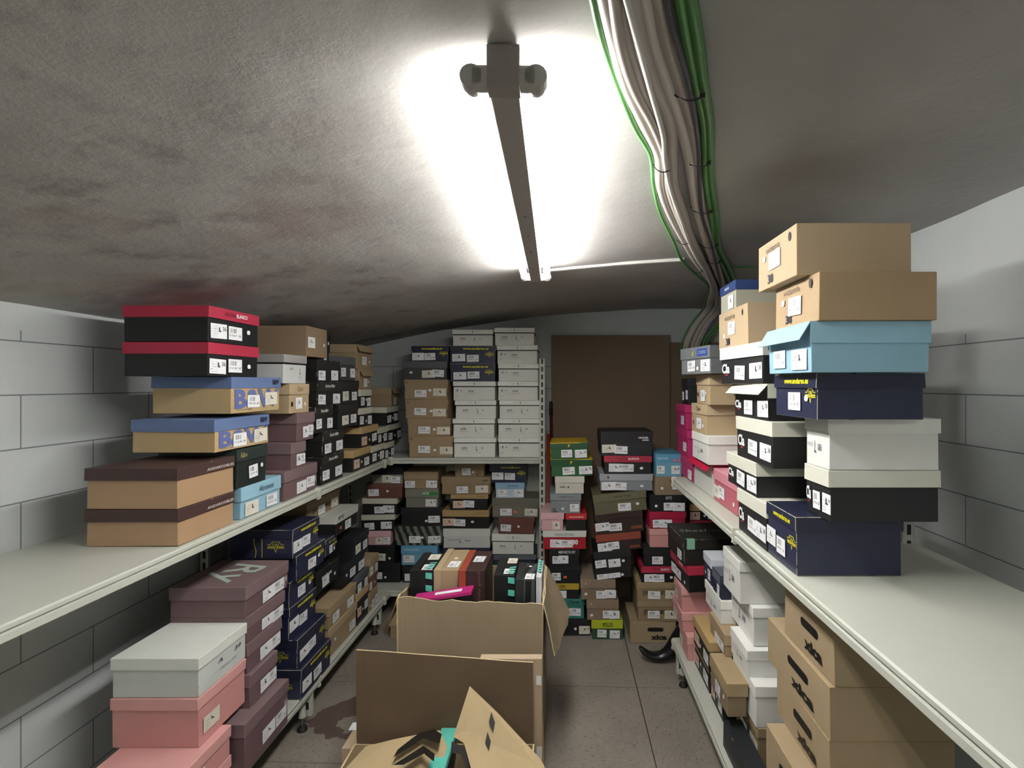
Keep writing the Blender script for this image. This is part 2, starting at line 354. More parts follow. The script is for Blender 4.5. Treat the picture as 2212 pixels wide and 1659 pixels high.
whlid = K('white shoe box with grey print', body='#c6cbc6', lid='#dcdfd8', labs='', lh=.036, btext=[('A      39', '#4b4b5c', .62, .72, .5, .16, .02, .2, 0), ('NEGRO PIEL', '#8b8ba4', .6, .4, .34, .09, 0, 0, 0)])
mjus = K('black shoe box with rounded lettering', body='#131312', lid='#171716', labs='.b.t', btext=[('mjus', '#d9d9d4', .45, .82, .42, .35, .03, 0, 0)])
yq = K('black shoe box with white lid', body='#121213', lid='#bdbeb6', labs='ob.', lh=.040, ltext=[('#YQ', '#222222', .22, .45, .24, .55, .03, 0)])
brown = K('reddish brown shoe box', body='#6b443a', lid='#70483d', labs='b.t.', lh=.026, wear=.1)
keys = K('grey shoe box with green stripe', body='#77736a', lid='#7d7970', labs='..s', lh=.058, wear=.1, ltext=[('\u2588'*9, '#2c7a36', .74, .58, .48, .38, 0, 0), ('KEYS', '#e4efe3', .62, .55, .2, .26, .05, 0)], num='41')
stripe = K('zebra striped shoe box', body='#3b403a', bmat=striped, lmat=striped, labs='.bts', num='41', lh=.044)
skybl = K('sky blue shoe box', body='#6fa3b8', lid='#5e9cbd', labs='b.s', lh=.052, ltext=[('SKECHERS', '#cfe2ec', .28, .5, .4, .2, .02, 0), ('\u2588'*6, '#c26c95', .78, .72, .3, .26, 0, 0), ('MEMORY FOAM', '#f2e4ec', .78, .7, .26, .14, .02, 0)], num='6')
tansm = K('small tan shoe box', body='#9c7f4f', lid='#a3875a', labs='.bt.', card=1, lh=.026, btext=[('41', '#201a10', .76, .2, .08, .22, .03, 0, 0)])
tanbig = K('wide tan shoe box', body='#977b4d', lid='#9b8053', labs='.b.c', card=1, lh=.048, ltext=[('young', '#241c10', .9, .55, .12, .3, .03, .2)])
vienty = K('black shoe box with tan lid', body='#141313', lid='#a98e60', labs='rbt.', lh=.045, ltext=[('V I E N T Y', '#4c3d25', .82, .5, .24, .25, .02, 0)])
tanblk2 = dict(vienty, labs='rb.', lh=.03)
white2 = K('white shoe box with boot print', body='#c3c5c1', lid='#cfd0cb', labs='', lh=.052, btext=[('NEGRO BOTIN', '#62627c', .2, .68, .22, .12, .01, 0, 0), ('L', '#2a2a30', .36, .62, .03, .34, .04, 0, 0), ('36743', '#4c4c52', .52, .62, .12, .14, .03, 0, 0)])
navydk = K('dark navy shoe box', body='#1c2030', lid='#20253a', labs='', wear=.1)
taupe = K('grey brown shoe box', body='#726e62', lid='#6d695d', labs='.bo.c', lh=.058, wear=.1)
slate = K('crumpled slate blue shoe box', body='#27343f', lid='#2d3a45', labs='', wear=.15, flare=.35)
blk36 = K('black shoe box with cream size label', body='#131317', lid='#17171b', labs='.tc', num='36', wear=.1)
teal = K('teal shoe box', body='#2f7a6e', lid='#328072', labs='.cb', lh=.036, wear=.15, ltext=[('Clarks', '#12211f', .72, .5, .3, .55, .02, .3)])
yell = K('black shoe box with yellow lid', body='#141416', lid='#b3952f', labs='.s.', lh=.036, wear=.1, ltext=[('CSY', '#3a3014', .55, .45, .16, .5, .02, 0)])
meph = K('black shoe box with white capitals', body='#14161b', lid='#171a20', labs='bs.', lh=.034, wear=.2, ltext=[('MEPHISTO FIT', '#d4d6d8', .58, .5, .56, .5, .02, 0)])
redwh = K('red shoe box with white lid', body='#a31326', lid='#d0d2cc', labs='.sb..', lh=.038, wear=.05, ltext=[('PLANTILLA EXTRAIBLE', '#4a4a4a', .5, .6, .44, .34, 0, 0)], btext=[('30', '#e8e6e2', .74, .58, .13, .42, .05, 0, 0)])
pinkp = K('pale pink shoe box', body='#cfa3a6', lid='#d7acb0', labs='.c', lh=.040, wear=.05)
redblk = K('black shoe box with red lid', body='#141413', lid='#bf2529', labs='', lh=.034, wear=.1, ltext=[('HECHOS EN ESPA\u00d1A', '#f0dcd8', .5, .55, .72, .3, .03, 0)])
prog = K('grey shoe box with script', body='#7d8286', lid='#848a90', labs='.t.b', lh=.040, wear=.1, ltext=[('progetto', '#3c4146', .42, .5, .26, .4, 0, .3), ('glam', '#a3454b', .66, .5, .16, .4, 0, .3)], btext=[('TINA\nNEGRO', '#26282b', .16, .25, .16, .3, .03, 0, 0)])
cream = K('cream white shoe box', body='#c4c2b4', lid='#cac8bb', labs='', lh=.040, wear=.05, btext=[('36743', '#3c3c40', .27, .62, .18, .16, .03, 0, 0), ('A', '#26262a', .45, .6, .08, .2, .04, .4, 0)])
green = K('green shoe box with yellow edge', body='#245a2c', lid='#1f5030', labs='.b.s', lh=.038, wear=.1, trim='#c9a824', ltext=[('P', '#d3b62c', .5, .55, .055, .5, .04, 0)], num='36')
pitil = K('lime yellow lidded shoe box', body='#2a4a35', lid='#aebc26', labs='bS', lh=.050, wear=.1, ltext=[('PITILLOS', '#26300f', .52, .55, .32, .5, .03, 0)], num='36')
tanlogo = K('light brown shoe box', body='#8c7354', lid='#937a5b', labs='t.bs', lh=.052, card=1, ltext=[('A', '#c9bca6', .15, .45, .07, .3, 0, 0)])
pik = K('dark brown shoe box with orange tag', body='#2e201e', lid='#35231f', labs='Sb..', lh=.034, wear=.1, num='36', btext=[('\u2588\u2588\u2588\u2588', '#8a4f2b', .84, .3, .22, .2, 0, 0, 0), ('PIKOLINOS', '#2b1a12', .83, .3, .18, .12, .02, 0, 0)])
pik2 = dict(pik, lid='#8e4534', lh=.042, desc='dark brown shoe box with rust lid')
olive = K('olive green shoe box', body='#635f48', lid='#6a664f', labs='..bt', lh=.046, wear=.2, ltext=[('BRUNO PREMI', '#413d2c', .56, .5, .3, .28, .02, 0)])
silver = K('silver grey shoe box', body='#82888d', lid='#9ea1a8', labs='sb.t', lh=.040, wear=.05, ltext=[('\u25c6', '#6b4038', .16, .5, .05, .6, 0, 0), ('arte', '#a33546', .88, .5, .12, .4, 0, .3)])
hilf = K('black dented shoe box', body='#1f2128', lid='#1a1a1d', labs='cb..', lh=.066, wear=.2, ltext=[('HILFIGER', '#dddddd', .82, .58, .19, .17, .04, 0), ('DENIM', '#dddddd', .86, .8, .12, .14, .04, 0)])
xica = K('brown box with oval hole', body='#a58a5c', nolid=1, card=1, labs='', btext=[('xica', '#14120e', .62, .26, .34, .24, .05, 0, 0)])
magred = K('magenta shoe box', body='#a92662', lid='#b42a66', labs='.b', wear=.3, lh=.042)
reddk = K('raspberry red shoe box', body='#961838', lid='#a31c3e', labs='bs.', wear=.1, lh=.036)
blk67 = K('black shoe box with circled number', body='#141416', lid='#161618', labs='tbs', wear=.1, ltext=[('(67)', '#cfcfcf', .5, .5, .16, .7, .01, 0)])
vict = K('tan box with small shoe print', body='#b99c6f', nolid=1, card=1, labs='tb.', btext=[('victoria', '#4a3d2b', .42, .82, .36, .13, .0, .1, 0), ('38', '#2a2433', .36, .18, .14, .2, .03, 0, 0)], hole=(.84, .82))
vict2 = K('tan box with dark shoe print', body='#8f7650', nolid=1, card=1, labs='t.bc', btext=[('victoria', '#3a2f20', .56, .82, .3, .16, .0, .1, 0)])
stone = K('grey shoe box with blue patch', body='#74787b', lid='#6c7174', labs='.bts', lh=.050, wear=.2, ltext=[('\u2588'*5, '#2c4790', .76, .5, .34, .62, 0, 0), ('STONEFLY', '#d9deea', .76, .5, .28, .3, .03, 0), ('d', '#b9bb2f', .45, .5, .05, .5, .02, .2)])
mink = K('beige shoe box with blue lid', body='#a8a798', lid='#2a3d70', labs='.s', lh=.034, wear=.1, ltext=[('MINK', '#c9cfdd', .5, .5, .3, .3, .03, 0)])
cla = K('black shoe box with white lid', body='#1b1b1d', lid='#cfcfc8', labs='..b.S', lh=.042, wear=.1, num='38', btext=[('Cla', '#eeeeee', .15, .62, .2, .4, .03, 0, 0), ('\u2588\u2588', '#a33232', .17, .36, .08, .05, 0, 0, 0)])
claf = dict(cla, flare=.75, lid='#cfcfbf', desc='black shoe box with lifted cream flap')
clac = dict(cla, lid='#cdcdbf', desc='black shoe box with cream lid')
zig = K('pink shoe box with zigzag lid', body='#b5606c', lid='#dca9b0', lmat=zigzag, labs='cb.t', lh=.044, wear=.05)
redopen = K('white shoe box with lifted red flap', body='#c3c3bd', lid='#b3173f', labs='', flare=.7, lh=.044, wear=.05)
altriR = dict(altri, flare=.55, labs='bs', desc='light blue box with lifted lid flap')
whnavy = K('navy shoe box with white lid', body='#1d2340', lid='#ccd0d8', labs='tb', wear=.05, lh=.04)
dots = K('navy polka dot shoe box', body='#1b2038', bmat=dotted, lmat=dotted, labs='.b', lh=.04)
skech = K('black shoe box with green tape', body='#1d1c1a', lid='#242320', labs='..b', lh=.048, wear=.5, lidtop=('Skechers', '#8a8a84', .26, math.pi/2))
tanstripe = K('tan box with black side panel', body='#8d7550', lid='#a88c58', card=1, labs='.bt', lh=.048)
charc = K('low charcoal box', body='#202326', nolid=1, labs='..c')
bigbr = K('large plain brown carton', body='#8f734c', nolid=1, card=1, labs='s.t')
# ------------------------------------------------------------------ stacks
ORD = ['lowest', 'second up', 'third up', 'fourth up', 'fifth up', 'sixth up', 'seventh up', 'eighth up', 'ninth up', 'tenth up', 'eleventh up', 'twelfth up']
def lab_for(st, i, n, where):
    o = 'topmost' if (i == n-1 and n > 1) else ORD[i]
    if n == 1: s = '%s, %s' % (st['desc'], where)
    else: s = '%s, %s in %s' % (st['desc'], o, where)
    if len(s.split()) > 16: print('LONG LABEL', s)
    return s
def side_stack(base, where, group, rows, D=.28, count=None):
    """rows bottom-up: (x_near, x_far, X of the front, z of the top, kind[, extras])"""
    z = base; n = len(rows)
    for i, r in enumerate(rows):
        x1, x2, xf, zt, st = r[:5]; ex = r[5] if len(r) > 5 else {}
        y1 = xf*F/(x1-VX); P = Vector((xf, y1)); k = (x2-VX)/F
        if 'L' in ex:      # length known: solve the yaw
            Lg = ex['L']; best = min((abs((P.x-math.copysign(Lg*math.sin(a), xf))/(P.y+Lg*math.cos(a))-k), a) for a in [j*.005-.6 for j in range(240)])
            a = best[1]; Q = Vector((P.x-math.copysign(Lg*math.sin(a), xf), P.y+Lg*math.cos(a)))
        else: Q = Vector((xf, xf/k))
        PL, PR = (P, Q) if xf < 0 else (Q, P)
        zb = ex.get('zb', z+.001)
        shoe_box(PL, PR, zb, zt-zb, ex.get('D', D), dict(st, **ex.get('st', {})), lab_for(st, i, n, where), group, ex.get('roll', 0), side=(-1 if xf < 0 else 1))
        z = zt
def back_stack(base, where, group, yf, rows, D=.30):
    """rows bottom-up: (x_left, x_right, y_top in px, kind[, extras])"""
    z = base; n = len(rows)
    for i, r in enumerate(rows):
        x1, x2, yt, st = r[:4]; ex = r[4] if len(r) > 4 else {}
        d = ex.get('y', yf); zt = CH+(VY-yt)/F*d; zb = ex.get('zb', z+.001)
        a = ex.get('yaw', random.uniform(-.012, .012)); W = (x2-x1)/F*d
        PL = Vector(((x1-VX)/F*d, d)); PR = PL+Vector((math.cos(a), math.sin(a)))*W
        shoe_box(PL, PR, zb, zt-zb, ex.get('D', D), dict(st, **ex.get('st', {})), lab_for(st, i, n, where), group, ex.get('roll', 0))
        if not ex.get('half'): z = zt
GUL = 'shoe boxes on the upper left shelf'; GLL = 'shoe boxes on the lower left shelf'
GUB = 'shoe boxes on the upper back shelf'; GLB = 'shoe boxes on the lower back shelf'
GF = 'shoe boxes stacked on the floor by the back wall'
GUR = 'shoe boxes on the upper right shelf'; GLR = 'shoe boxes on the lower right shelf'
SU = 1.064; SL = .192
# upper left shelf, from the camera to the corner
side_stack(SU, 'nearest upper left shelf stack', GUL, [
    (385, 508, -1.147, 1.174, android), (385, 508, -1.147, 1.298, android), (465, 582, -1.147, 1.432, bw, {'zb': 1.322}),
    (500, 606, -1.147, 1.575, bw, {'zb': 1.447}), (450, 560, -1.147, 1.687, nb, {'st': {'labs': 'sbt', 'ltext': []}}), (450, 560, -1.147, 1.806, nb)])
side_stack(SU, 'upper left shelf, below blue lidded boxes', GUL, [(521, 608, -1.147, 1.178, altri), (512, 578, -1.147, 1.316, dgreen)])
side_stack(SU, 'upper left shelf stack beside blue boxes', GUL, [
    (614, 686, -1.147, 1.186, purple), (629, 661, -1.147, 1.298, purple), (643, 680, -1.147, 1.423, purple),
    (626, 669, -1.147, 1.551, qui), (613, 663, -1.147, 1.674, greyw), (663, 709, -1.147, 1.812, bigbr, {'D': .34})])
side_stack(SU, 'upper left shelf black stack', GUL, [
    (695, 743, -1.147, 1.20, pm), (698, 744, -1.147, 1.318, pm), (682, 720, -1.147, 1.441, pm), (686, 738, -1.147, 1.56, pm),
    (686, 735, -1.147, 1.666, pmn), (694, 713, -1.20, 1.735, navydk, {'st': {'labs': 'b'}}), (694, 715, -1.20, 1.80, blk)])
side_stack(SU, 'fifth stack on upper left shelf', GUL, [
    (762, 802, -1.147, 1.183, tanblk), (781, 817, -1.147, 1.303, tanblk), (732, 775, -1.147, 1.442, blkc, {'zb': 1.32}), (737, 776, -1.147, 1.568, blkc),
    (736.5, 769, -1.147, 1.695, gry)])
side_stack(SU, 'sixth stack on upper left shelf', GUL, [
    (803, 831, -1.147, 1.172, whblk), (817, 838, -1.147, 1.275, whblk, {'D': .26}), (777, 804, -1.147, 1.412, whblk, {'zb': 1.305}), (778, 803, -1.147, 1.517, whblk),
    (777.5, 802, -1.147, 1.635, flap), (771, 804, -1.147, 1.772, flap)])
side_stack(SU, 'corner stack of upper left shelf', GUL, [
    (832, 852, -1.147, 1.165, whblk, {'D': .2}), (839, 868, -1.147, 1.278, whblk, {'D': .2}), (835, 862, -1.147, 1.398, whblk, {'D': .26}), (846, 862, -1.147, 1.525, flap, {'D': .3})])
# lower left shelf
side_stack(SL, 'nearest lower left shelf stack', GLL, [
    (400, 501, -1.12, .295, pink), (400, 500, -1.12, .398, pink), (430, 532, -1.147, .556, pink), (430, 534, -1.147, .683, whlid)])
side_stack(SL, 'lower left shelf stack before navy boxes', GLL, [
    (530, 624, -1.10, .368, purple, {'st': {'lidtop': ('Rgh', '#b9c4bd', .2, -math.pi/2)}}), (540, 600, -1.135, .49, purple), (534.5, 609, -1.147, .60, purple), (534.5, 616, -1.147, .70, purple),
    (531, 624, -1.147, .812, purple, {'st': {'lidtop': ('Ry', '#aebcb0', .22, math.pi)}})])
side_stack(SL, 'lower left shelf navy stack', GLL, [
    (651, 716, -1.12, .322, andares), (642, 704, -1.14, .447, andares), (625, 684, -1.17, .585, andares), (625, 680, -1.17, .695, andares2),
    (641, 703, -1.147, .804, andares2), (633, 690, -1.147, .927, andares)])
side_stack(SL, 'lower left shelf behind the navy stack', GLL, [
    (713, 771, -1.147, .337, tan2), (711, 770, -1.147, .447, tan), (684, 733, -1.17, .647, mjus, {'zb': .54}), (704, 727, -1.17, .775, andares2, {'zb': .69}),
    (672, 688, -1.25, .868, tan2), (664, 735, -1.25, .965, istome)])
side_stack(SL, 'lower left shelf dark stack', GLL, [
    (772, 797, -1.147, .37, tanblk), (773, 797, -1.147, .472, gry), (742, 788, -1.16, .585, blk), (764, 797, -1.147, .70, blkc), (726, 773, -1.16, .87, yq, {'zb': .765})])
side_stack(SL, 'far end of lower left shelf', GLL, [(799, 816, -1.147, .30, tan, {'D': .2}), (799, 816, -1.15, .392, brown, {'D': .2}), (800, 818, -1.147, .50, tan, {'D': .2})])
# upper back shelf
back_stack(SU, 'left stack on upper back shelf', GUB, 3.58, [
    (882, 978, 942, xti), (880, 973, 904, xti), (875, 968, 863, xti), (873, 968, 820, xti), (869, 966, 781, gry, {'st': {'labs': 't.cb'}}), (889, 969, 747, andares)])
back_stack(SU, 'middle stack on upper back shelf', GUB, 3.58, [
    (980, 1071, 946, white), (978, 1069, 905, white), (983, 1072, 865, white), (978, 1070, 824, whiteb), (972, 1070, 786, andares), (972, 1071, 747, andares), (977, 1065, 712, white)])
back_stack(SU, 'right stack on upper back shelf', GUB, 3.58, [
    (1076, 1166, 946, whiteb), (1075, 1167, 905, white), (1078, 1168, 865, white), (1075, 1163, 824, whiteb), (1076, 1164, 786, whiteb), (1073, 1162, 746, whiteb), (1068, 1155, 708, white)])
# lower back shelf
back_stack(SL, 'left stack on lower back shelf', GLB, 3.70, D=.25, rows=[
    (805, 865, 1217, blk, {'st': {'labs': 'bt.'}}), (794, 852, 1178, blk, {'st': {'labs': '.ct'}}), (794, 844, 1147, pinkp, {'st': {'labs': '.cb'}}), (780, 853, 1112, whblk, {'st': {'labs': 'b.s', 'num': '41'}, 'roll': .02}), (782, 858, 1077, whblk, {'st': {'labs': '.bs', 'num': '41'}}),
    (791, 869, 1045, brown), (802, 870, 1009, K('beige shoe box with black lid', body='#8e8d7c', lid='#16161a', labs='.cb', lh=.052))])
back_stack(SL, 'second stack on lower back shelf', GLB, 3.70, D=.25, rows=[
    (868, 948, 1221, blk), (866, 945, 1179, skybl), (852, 956, 1137, stripe), (866, 955, 1097, blk, {'st': {'labs': '..tb'}, 'roll': .01}), (875, 947, 1056, keys), (872, 946, 1019, tan, {'st': {'labs': 'b.S', 'num': '41', 'lh': .048}})])
back_stack(SL, 'third stack on lower back shelf', GLB, 3.70, D=.25, rows=[
    (960, 1056, 1222, navydk), (957, 1058, 1184, navydk), (957, 1059, 1142, white2), (955, 1057, 1102, vienty), (973, 1054, 1068, tanblk2), (953, 1060, 1030, tanbig), (982, 1047, 1000, tansm)])
back_stack(SL, 'right stack on lower back shelf', GLB, 3.70, D=.25, rows=[
    (1064, 1158, 1230, navydk), (1066, 1158, 1198, slate), (1062, 1154, 1154, white, {'st': {'lh': .048}, 'roll': -.015}), (1076, 1154, 1118, brown, {'roll': -.01}), (1062, 1164, 1076, taupe, {'roll': -.015}), (1070, 1133, 1043, altri, {'st': {'body': '#b7c8d0', 'lid': '#8fb0cc', 'lh': .04, 'labs': 'b.s'}}), (1060, 1137, 1004, andares)])
# floor stacks by the back wall
back_stack(0, 'left floor stack by the poles', GF, 3.33, [
    (1203, 1277, 1337, blk36), (1180, 1263, 1294, teal), (1172, 1251, 1261, yell), (1188, 1254, 1221, blk36, {'st': {'labs': 'bo.'}}), (1187, 1252, 1187, meph), (1173, 1267, 1147, redwh),
    (1168, 1218, 1108, pinkp, {'half': 1, 'D': .28}), (1221, 1267, 1110, redblk), (1188, 1255, 1067, prog), (1198, 1262, 1029, cream), (1190, 1281, 992, green, {'roll': .02}), (1190, 1271, 956, green, {'roll': .025})])
R8 = .12
back_stack(0, 'middle floor stack below the hardboard', GF, 3.285, [
    (1278, 1346, 1340, pitil), (1267, 1337, 1296, tanlogo), (1254, 1330, 1252, tanlogo), (1283, 1366, 1228, blkc, {'roll': .10, 'zb': .368, 'st': {'labs': 'bst'}}), (1284, 1366, 1190, blkc, {'roll': .09, 'st': {'labs': 'bst'}}),
    (1290, 1388, 1152, pik2, {'roll': .10}), (1288, 1393, 1108, pik, {'roll': .10}), (1284, 1400, 1064, olive, {'roll': .11}), (1296, 1411, 1024, silver, {'zb': .903}), (1305, 1408, 985, nb, {}), (1297, 1410, 932, hilf, {})], D=.3)
back_stack(0, 'floor stack beside the middle one', GF, 3.24, [
    (1360, 1462, 1343, xica, {'D': .3}), (1377, 1466, 1299, istome), (1375, 1466, 1259, istome), (1385, 1468, 1224, nb), (1390, 1470, 1183, blk, {'st': {'labs': '.b.t'}}), (1403, 1465, 1143, pink, {'st': {'labs': ''}}), (1402, 1482, 1106, reddk), (1404, 1484, 1070, blk67),
    (1414, 1492, 1030, vict2), (1416, 1474, 981, skybl)], D=.3)
back_stack(0, 'floor stack behind the right shelf', GF, 3.34, [
    (1486, 1558, 1330, tan), (1484, 1556, 1285, blk), (1486, 1558, 1240, gry), (1486, 1558, 1200, blk), (1488, 1562, 1160, brown), (1490, 1562, 1125, nb), (1488, 1556, 1090, tanblk), (1496, 1560, 1055, brown)], D=.3)
# upper right shelf
side_stack(1.054, 'far end of upper right shelf', GUR, [
    (1497, 1470, .65, 1.168, magred, {'D': .25}), (1485, 1462, .65, 1.307, magred, {'D': .25}), (1480, 1460, .65, 1.44, magred, {'D': .25}), (1485, 1472, .66, 1.58, blk, {'D': .25})])
side_stack(1.054, 'second stack on upper right shelf', GUR, [
    (1538, 1498, .65, 1.203, redopen), (1529, 1494, .62, 1.327, whitep), (1525, 1493, .62, 1.46, qui), (1532, 1503, .62, 1.592, qui, {'st': {'ltext': []}}), (1534, 1470, .60, 1.709, stone, {'L': .30})])
side_stack(1.054, 'upper right shelf, beside the white box', GUR, [(1592, 1541, .65, 1.19, zig, {'D': .2})])
side_stack(1.054, 'upper right black-and-cream stack', GUR, [
    (1655, 1592, .60, 1.195, clac), (1633, 1575, .60, 1.305, clac, {'L': .30}), (1667, 1590, .60, 1.44, clac, {'L': .31}), (1656, 1586, .60, 1.55, claf, {'L': .31}), (1647, 1555, .60, 1.678, cla, {'L': .33, 'D': .3}),
    (1614, 1551, .60, 1.815, vict, {'D': .25}), (1588, 1555, .62, 1.925, mink, {'D': .25})])
side_stack(1.054, 'nearest upper right shelf stack', GUR, [
    (1718, 1655, .60, 1.206, andares), (1790, 1738, .66, 1.335, clac), (1790, 1738, .66, 1.464, whitep), (1763, 1673, .60, 1.576, andares2, {'D': .26}), (1750, 1657, .57, 1.695, altriR), (1766, 1671, .58, 1.807, dict(vict, body='#b08f5d', desc='brighter tan box with shoe print')), (1719, 1635, .55, 1.931, vict)])
# lower right shelf
side_stack(SL, 'far end of lower right shelf', GLR, [
    (1485, 1466, .612, .308, pink), (1474, 1452, .60, .40, pink), (1472, 1456, .60, .52, pink), (1487, 1448, .62, .645, nb, {'L': .30}), (1476, 1441, .60, .776, skech, {'L': .33, 'D': .3})])
side_stack(SL, 'second stack on lower right shelf', GLR, [
    (1531, 1499, .64, .325, tanblk, {'D': .22}), (1531, 1497, .62, .455, tanblk, {'D': .22}), (1537, 1519, .66, .77, whnavy, {'zb': .65})])
side_stack(SL, 'third stack on lower right shelf', GLR, [
    (1560, 1534, .64, .33, tanblk, {'D': .22}), (1570, 1533, .60, .455, tanstripe, {'D': .078}), (1566, 1532, .65, .545, tan), (1557, 1522, .66, .645, whitep), (1556, 1538, .66, .745, dots, {'D': .2})])
side_stack(SL, 'white stack on lower right shelf', GLR, [
    (1638, 1587, .69, .336, istome, {'D': .3}), (1632, 1583, .68, .482, whitep), (1614, 1577, .67, .582, whitep), (1626, 1577, .70, .726, whitep), (1597, 1561, .66, .885, whitep)])
side_stack(SL, 'nearest tan stack on lower right shelf', GLR, [
    (1760, 1655, .58, .33, xica, {'D': .3}), (1740, 1655, .58, .46, xica, {'D': .3}), (1745, 1650, .57, .592, xica, {'D': .3}), (1790, 1673, .62, .715, xica, {'D': .3}), (1790, 1655, .62, .842, xica, {'D': .3}), (1800, 1692, .63, .975, xica, {'D': .3})])
side_stack(SL, 'lying before the white stack, lower right', GLR, [(1632, 1559, .60, .288, charc, {'D': .075})])
# oval handle holes of the brown boxes
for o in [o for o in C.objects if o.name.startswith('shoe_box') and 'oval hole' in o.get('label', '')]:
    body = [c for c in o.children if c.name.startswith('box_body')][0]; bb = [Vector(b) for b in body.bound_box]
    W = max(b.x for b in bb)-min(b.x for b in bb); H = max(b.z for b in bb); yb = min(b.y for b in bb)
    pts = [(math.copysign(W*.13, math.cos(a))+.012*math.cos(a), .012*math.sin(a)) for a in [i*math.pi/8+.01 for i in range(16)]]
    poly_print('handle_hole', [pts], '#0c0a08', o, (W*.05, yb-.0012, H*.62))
# green tape over the corner of the black box
for o in [o for o in C.objects if o.get('label', '').startswith('black shoe box with green tape')]:
    bm = bmesh.new(); lid = [c for c in o.children if c.name.startswith('lid')][0]
    bb = [Vector(b) for b in lid.bound_box]; x1 = max(b.x for b in bb); y0 = min(b.y for b in bb)
    add_box(bm, x1-.02, x1+.001, y0+.02, y0+.06, .0, .0012); add_box(bm, x1, x1+.0012, y0+.02, y0+.06, -.048, .0012)
    bm_obj('green_tape', bm, ink('#7fae93'), lid)
# ------------------------------------------------------------------ the room
XL, XR, YB, YF = -1.62, 1.28, 4.0, -2.4
def zc(x): return 2.106-(x-.92)**2/20.2
def wall_mat():
    m, nt, b = newmat('painted_block_wall'); b.inputs['Roughness'].default_value = .75
    tc = N(nt, 'ShaderNodeTexCoord'); se = N(nt, 'ShaderNodeSeparateXYZ'); L(nt, tc.outputs['Object'], se.inputs[0])
    cx = N(nt, 'ShaderNodeCombineXYZ'); L(nt, math_(nt, 'ADD', se.outputs[0], se.outputs[1]), cx.inputs[0]); L(nt, math_(nt, 'ADD', se.outputs[2], .088), cx.inputs[1])
    br = N(nt, 'ShaderNodeTexBrick'); br.inputs['Scale'].default_value = 1; br.inputs['Mortar Size'].default_value = .0022
    br.inputs['Brick Width'].default_value = .5; br.inputs['Row Height'].default_value = .1605; L(nt, cx.outputs[0], br.inputs['Vector'])
    low = math_(nt, 'LESS_THAN', se.outputs[2], 1.71); f = math_(nt, 'MULTIPLY', br.outputs['Fac'], low)
    no = N(nt, 'ShaderNodeTexNoise', i_Scale=2.2, i_Detail=6.0); L(nt, tc.outputs['Object'], no.inputs['Vector'])
    base = mix(nt, no.outputs[0], lin('#a3a9a9'), lin('#c2c6c5'))
    L(nt, mix(nt, math_(nt, 'MULTIPLY', f, .8), base, lin('#4d5152')), b.inputs['Base Color'])
    bu = N(nt, 'ShaderNodeBump', i_Strength=.25, i_Distance=.004); L(nt, no.outputs[0], bu.inputs['Height']); L(nt, bu.outputs[0], b.inputs['Normal']); return m
WM = wall_mat()
def ceil_mat():
    m, nt, b = newmat('stained_ceiling_plaster'); b.inputs['Roughness'].default_value = .85
    tc = N(nt, 'ShaderNodeTexCoord'); se = N(nt, 'ShaderNodeSeparateXYZ'); L(nt, tc.outputs['Object'], se.inputs[0])
    def no(s, d=6.0, off=0):
        mp = N(nt, 'ShaderNodeMapping'); mp.inputs['Location'].default_value = (off, off*.7, 0); L(nt, tc.outputs['Object'], mp.inputs[0])
        n = N(nt, 'ShaderNodeTexNoise', i_Scale=s, i_Detail=d, i_Roughness=.62); L(nt, mp.outputs[0], n.inputs['Vector']); return n.outputs[0]
    def sm(x, a, c):
        r = N(nt, 'ShaderNodeMapRange'); r.interpolation_type = 'SMOOTHSTEP'; L(nt, x, r.inputs[0]); r.inputs[1].default_value = a; r.inputs[2].default_value = c; return r.outputs[0]
    n1 = no(2.6); n2 = no(7, 8.0, 3.1); n3 = no(60, 6.0, 1.0); left = sm(se.outputs[0], -.05, -.95)
    base = mix(nt, n1, lin('#999692'), lin('#b2afab'))
    c1 = mix(nt, math_(nt, 'MULTIPLY', sm(n2, .50, .72), math_(nt, 'MULTIPLY', left, .6)), base, lin('#6d6462'))
    c2 = mix(nt, math_(nt, 'MULTIPLY', math_(nt, 'MULTIPLY', sm(no(1.6, 3.0, 9.3), .52, .68), left), .45), c1, lin('#8a6664'))
    c3 = mix(nt, math_(nt, 'MULTIPLY', math_(nt, 'MULTIPLY', sm(no(1.9, 3.0, 5.7), .52, .66), sm(se.outputs[0], -.8, -1.3)), .6), c2, lin('#4c525e'))
    c4 = mix(nt, math_(nt, 'MULTIPLY', math_(nt, 'MULTIPLY', sm(no(2.1, 3.0, 15.7), .5, .66), sm(se.outputs[0], -.8, -1.3)), .5), c3, lin('#97896a'))
    L(nt, c4, b.inputs['Base Color'])
    h = math_(nt, 'ADD', math_(nt, 'MULTIPLY', n3, .25), math_(nt, 'MULTIPLY', no(14, 5.0, 2.0), .8))
    bu = N(nt, 'ShaderNodeBump', i_Strength=.3, i_Distance=.009); L(nt, h, bu.inputs['Height']); L(nt, bu.outputs[0], b.inputs['Normal']); return m
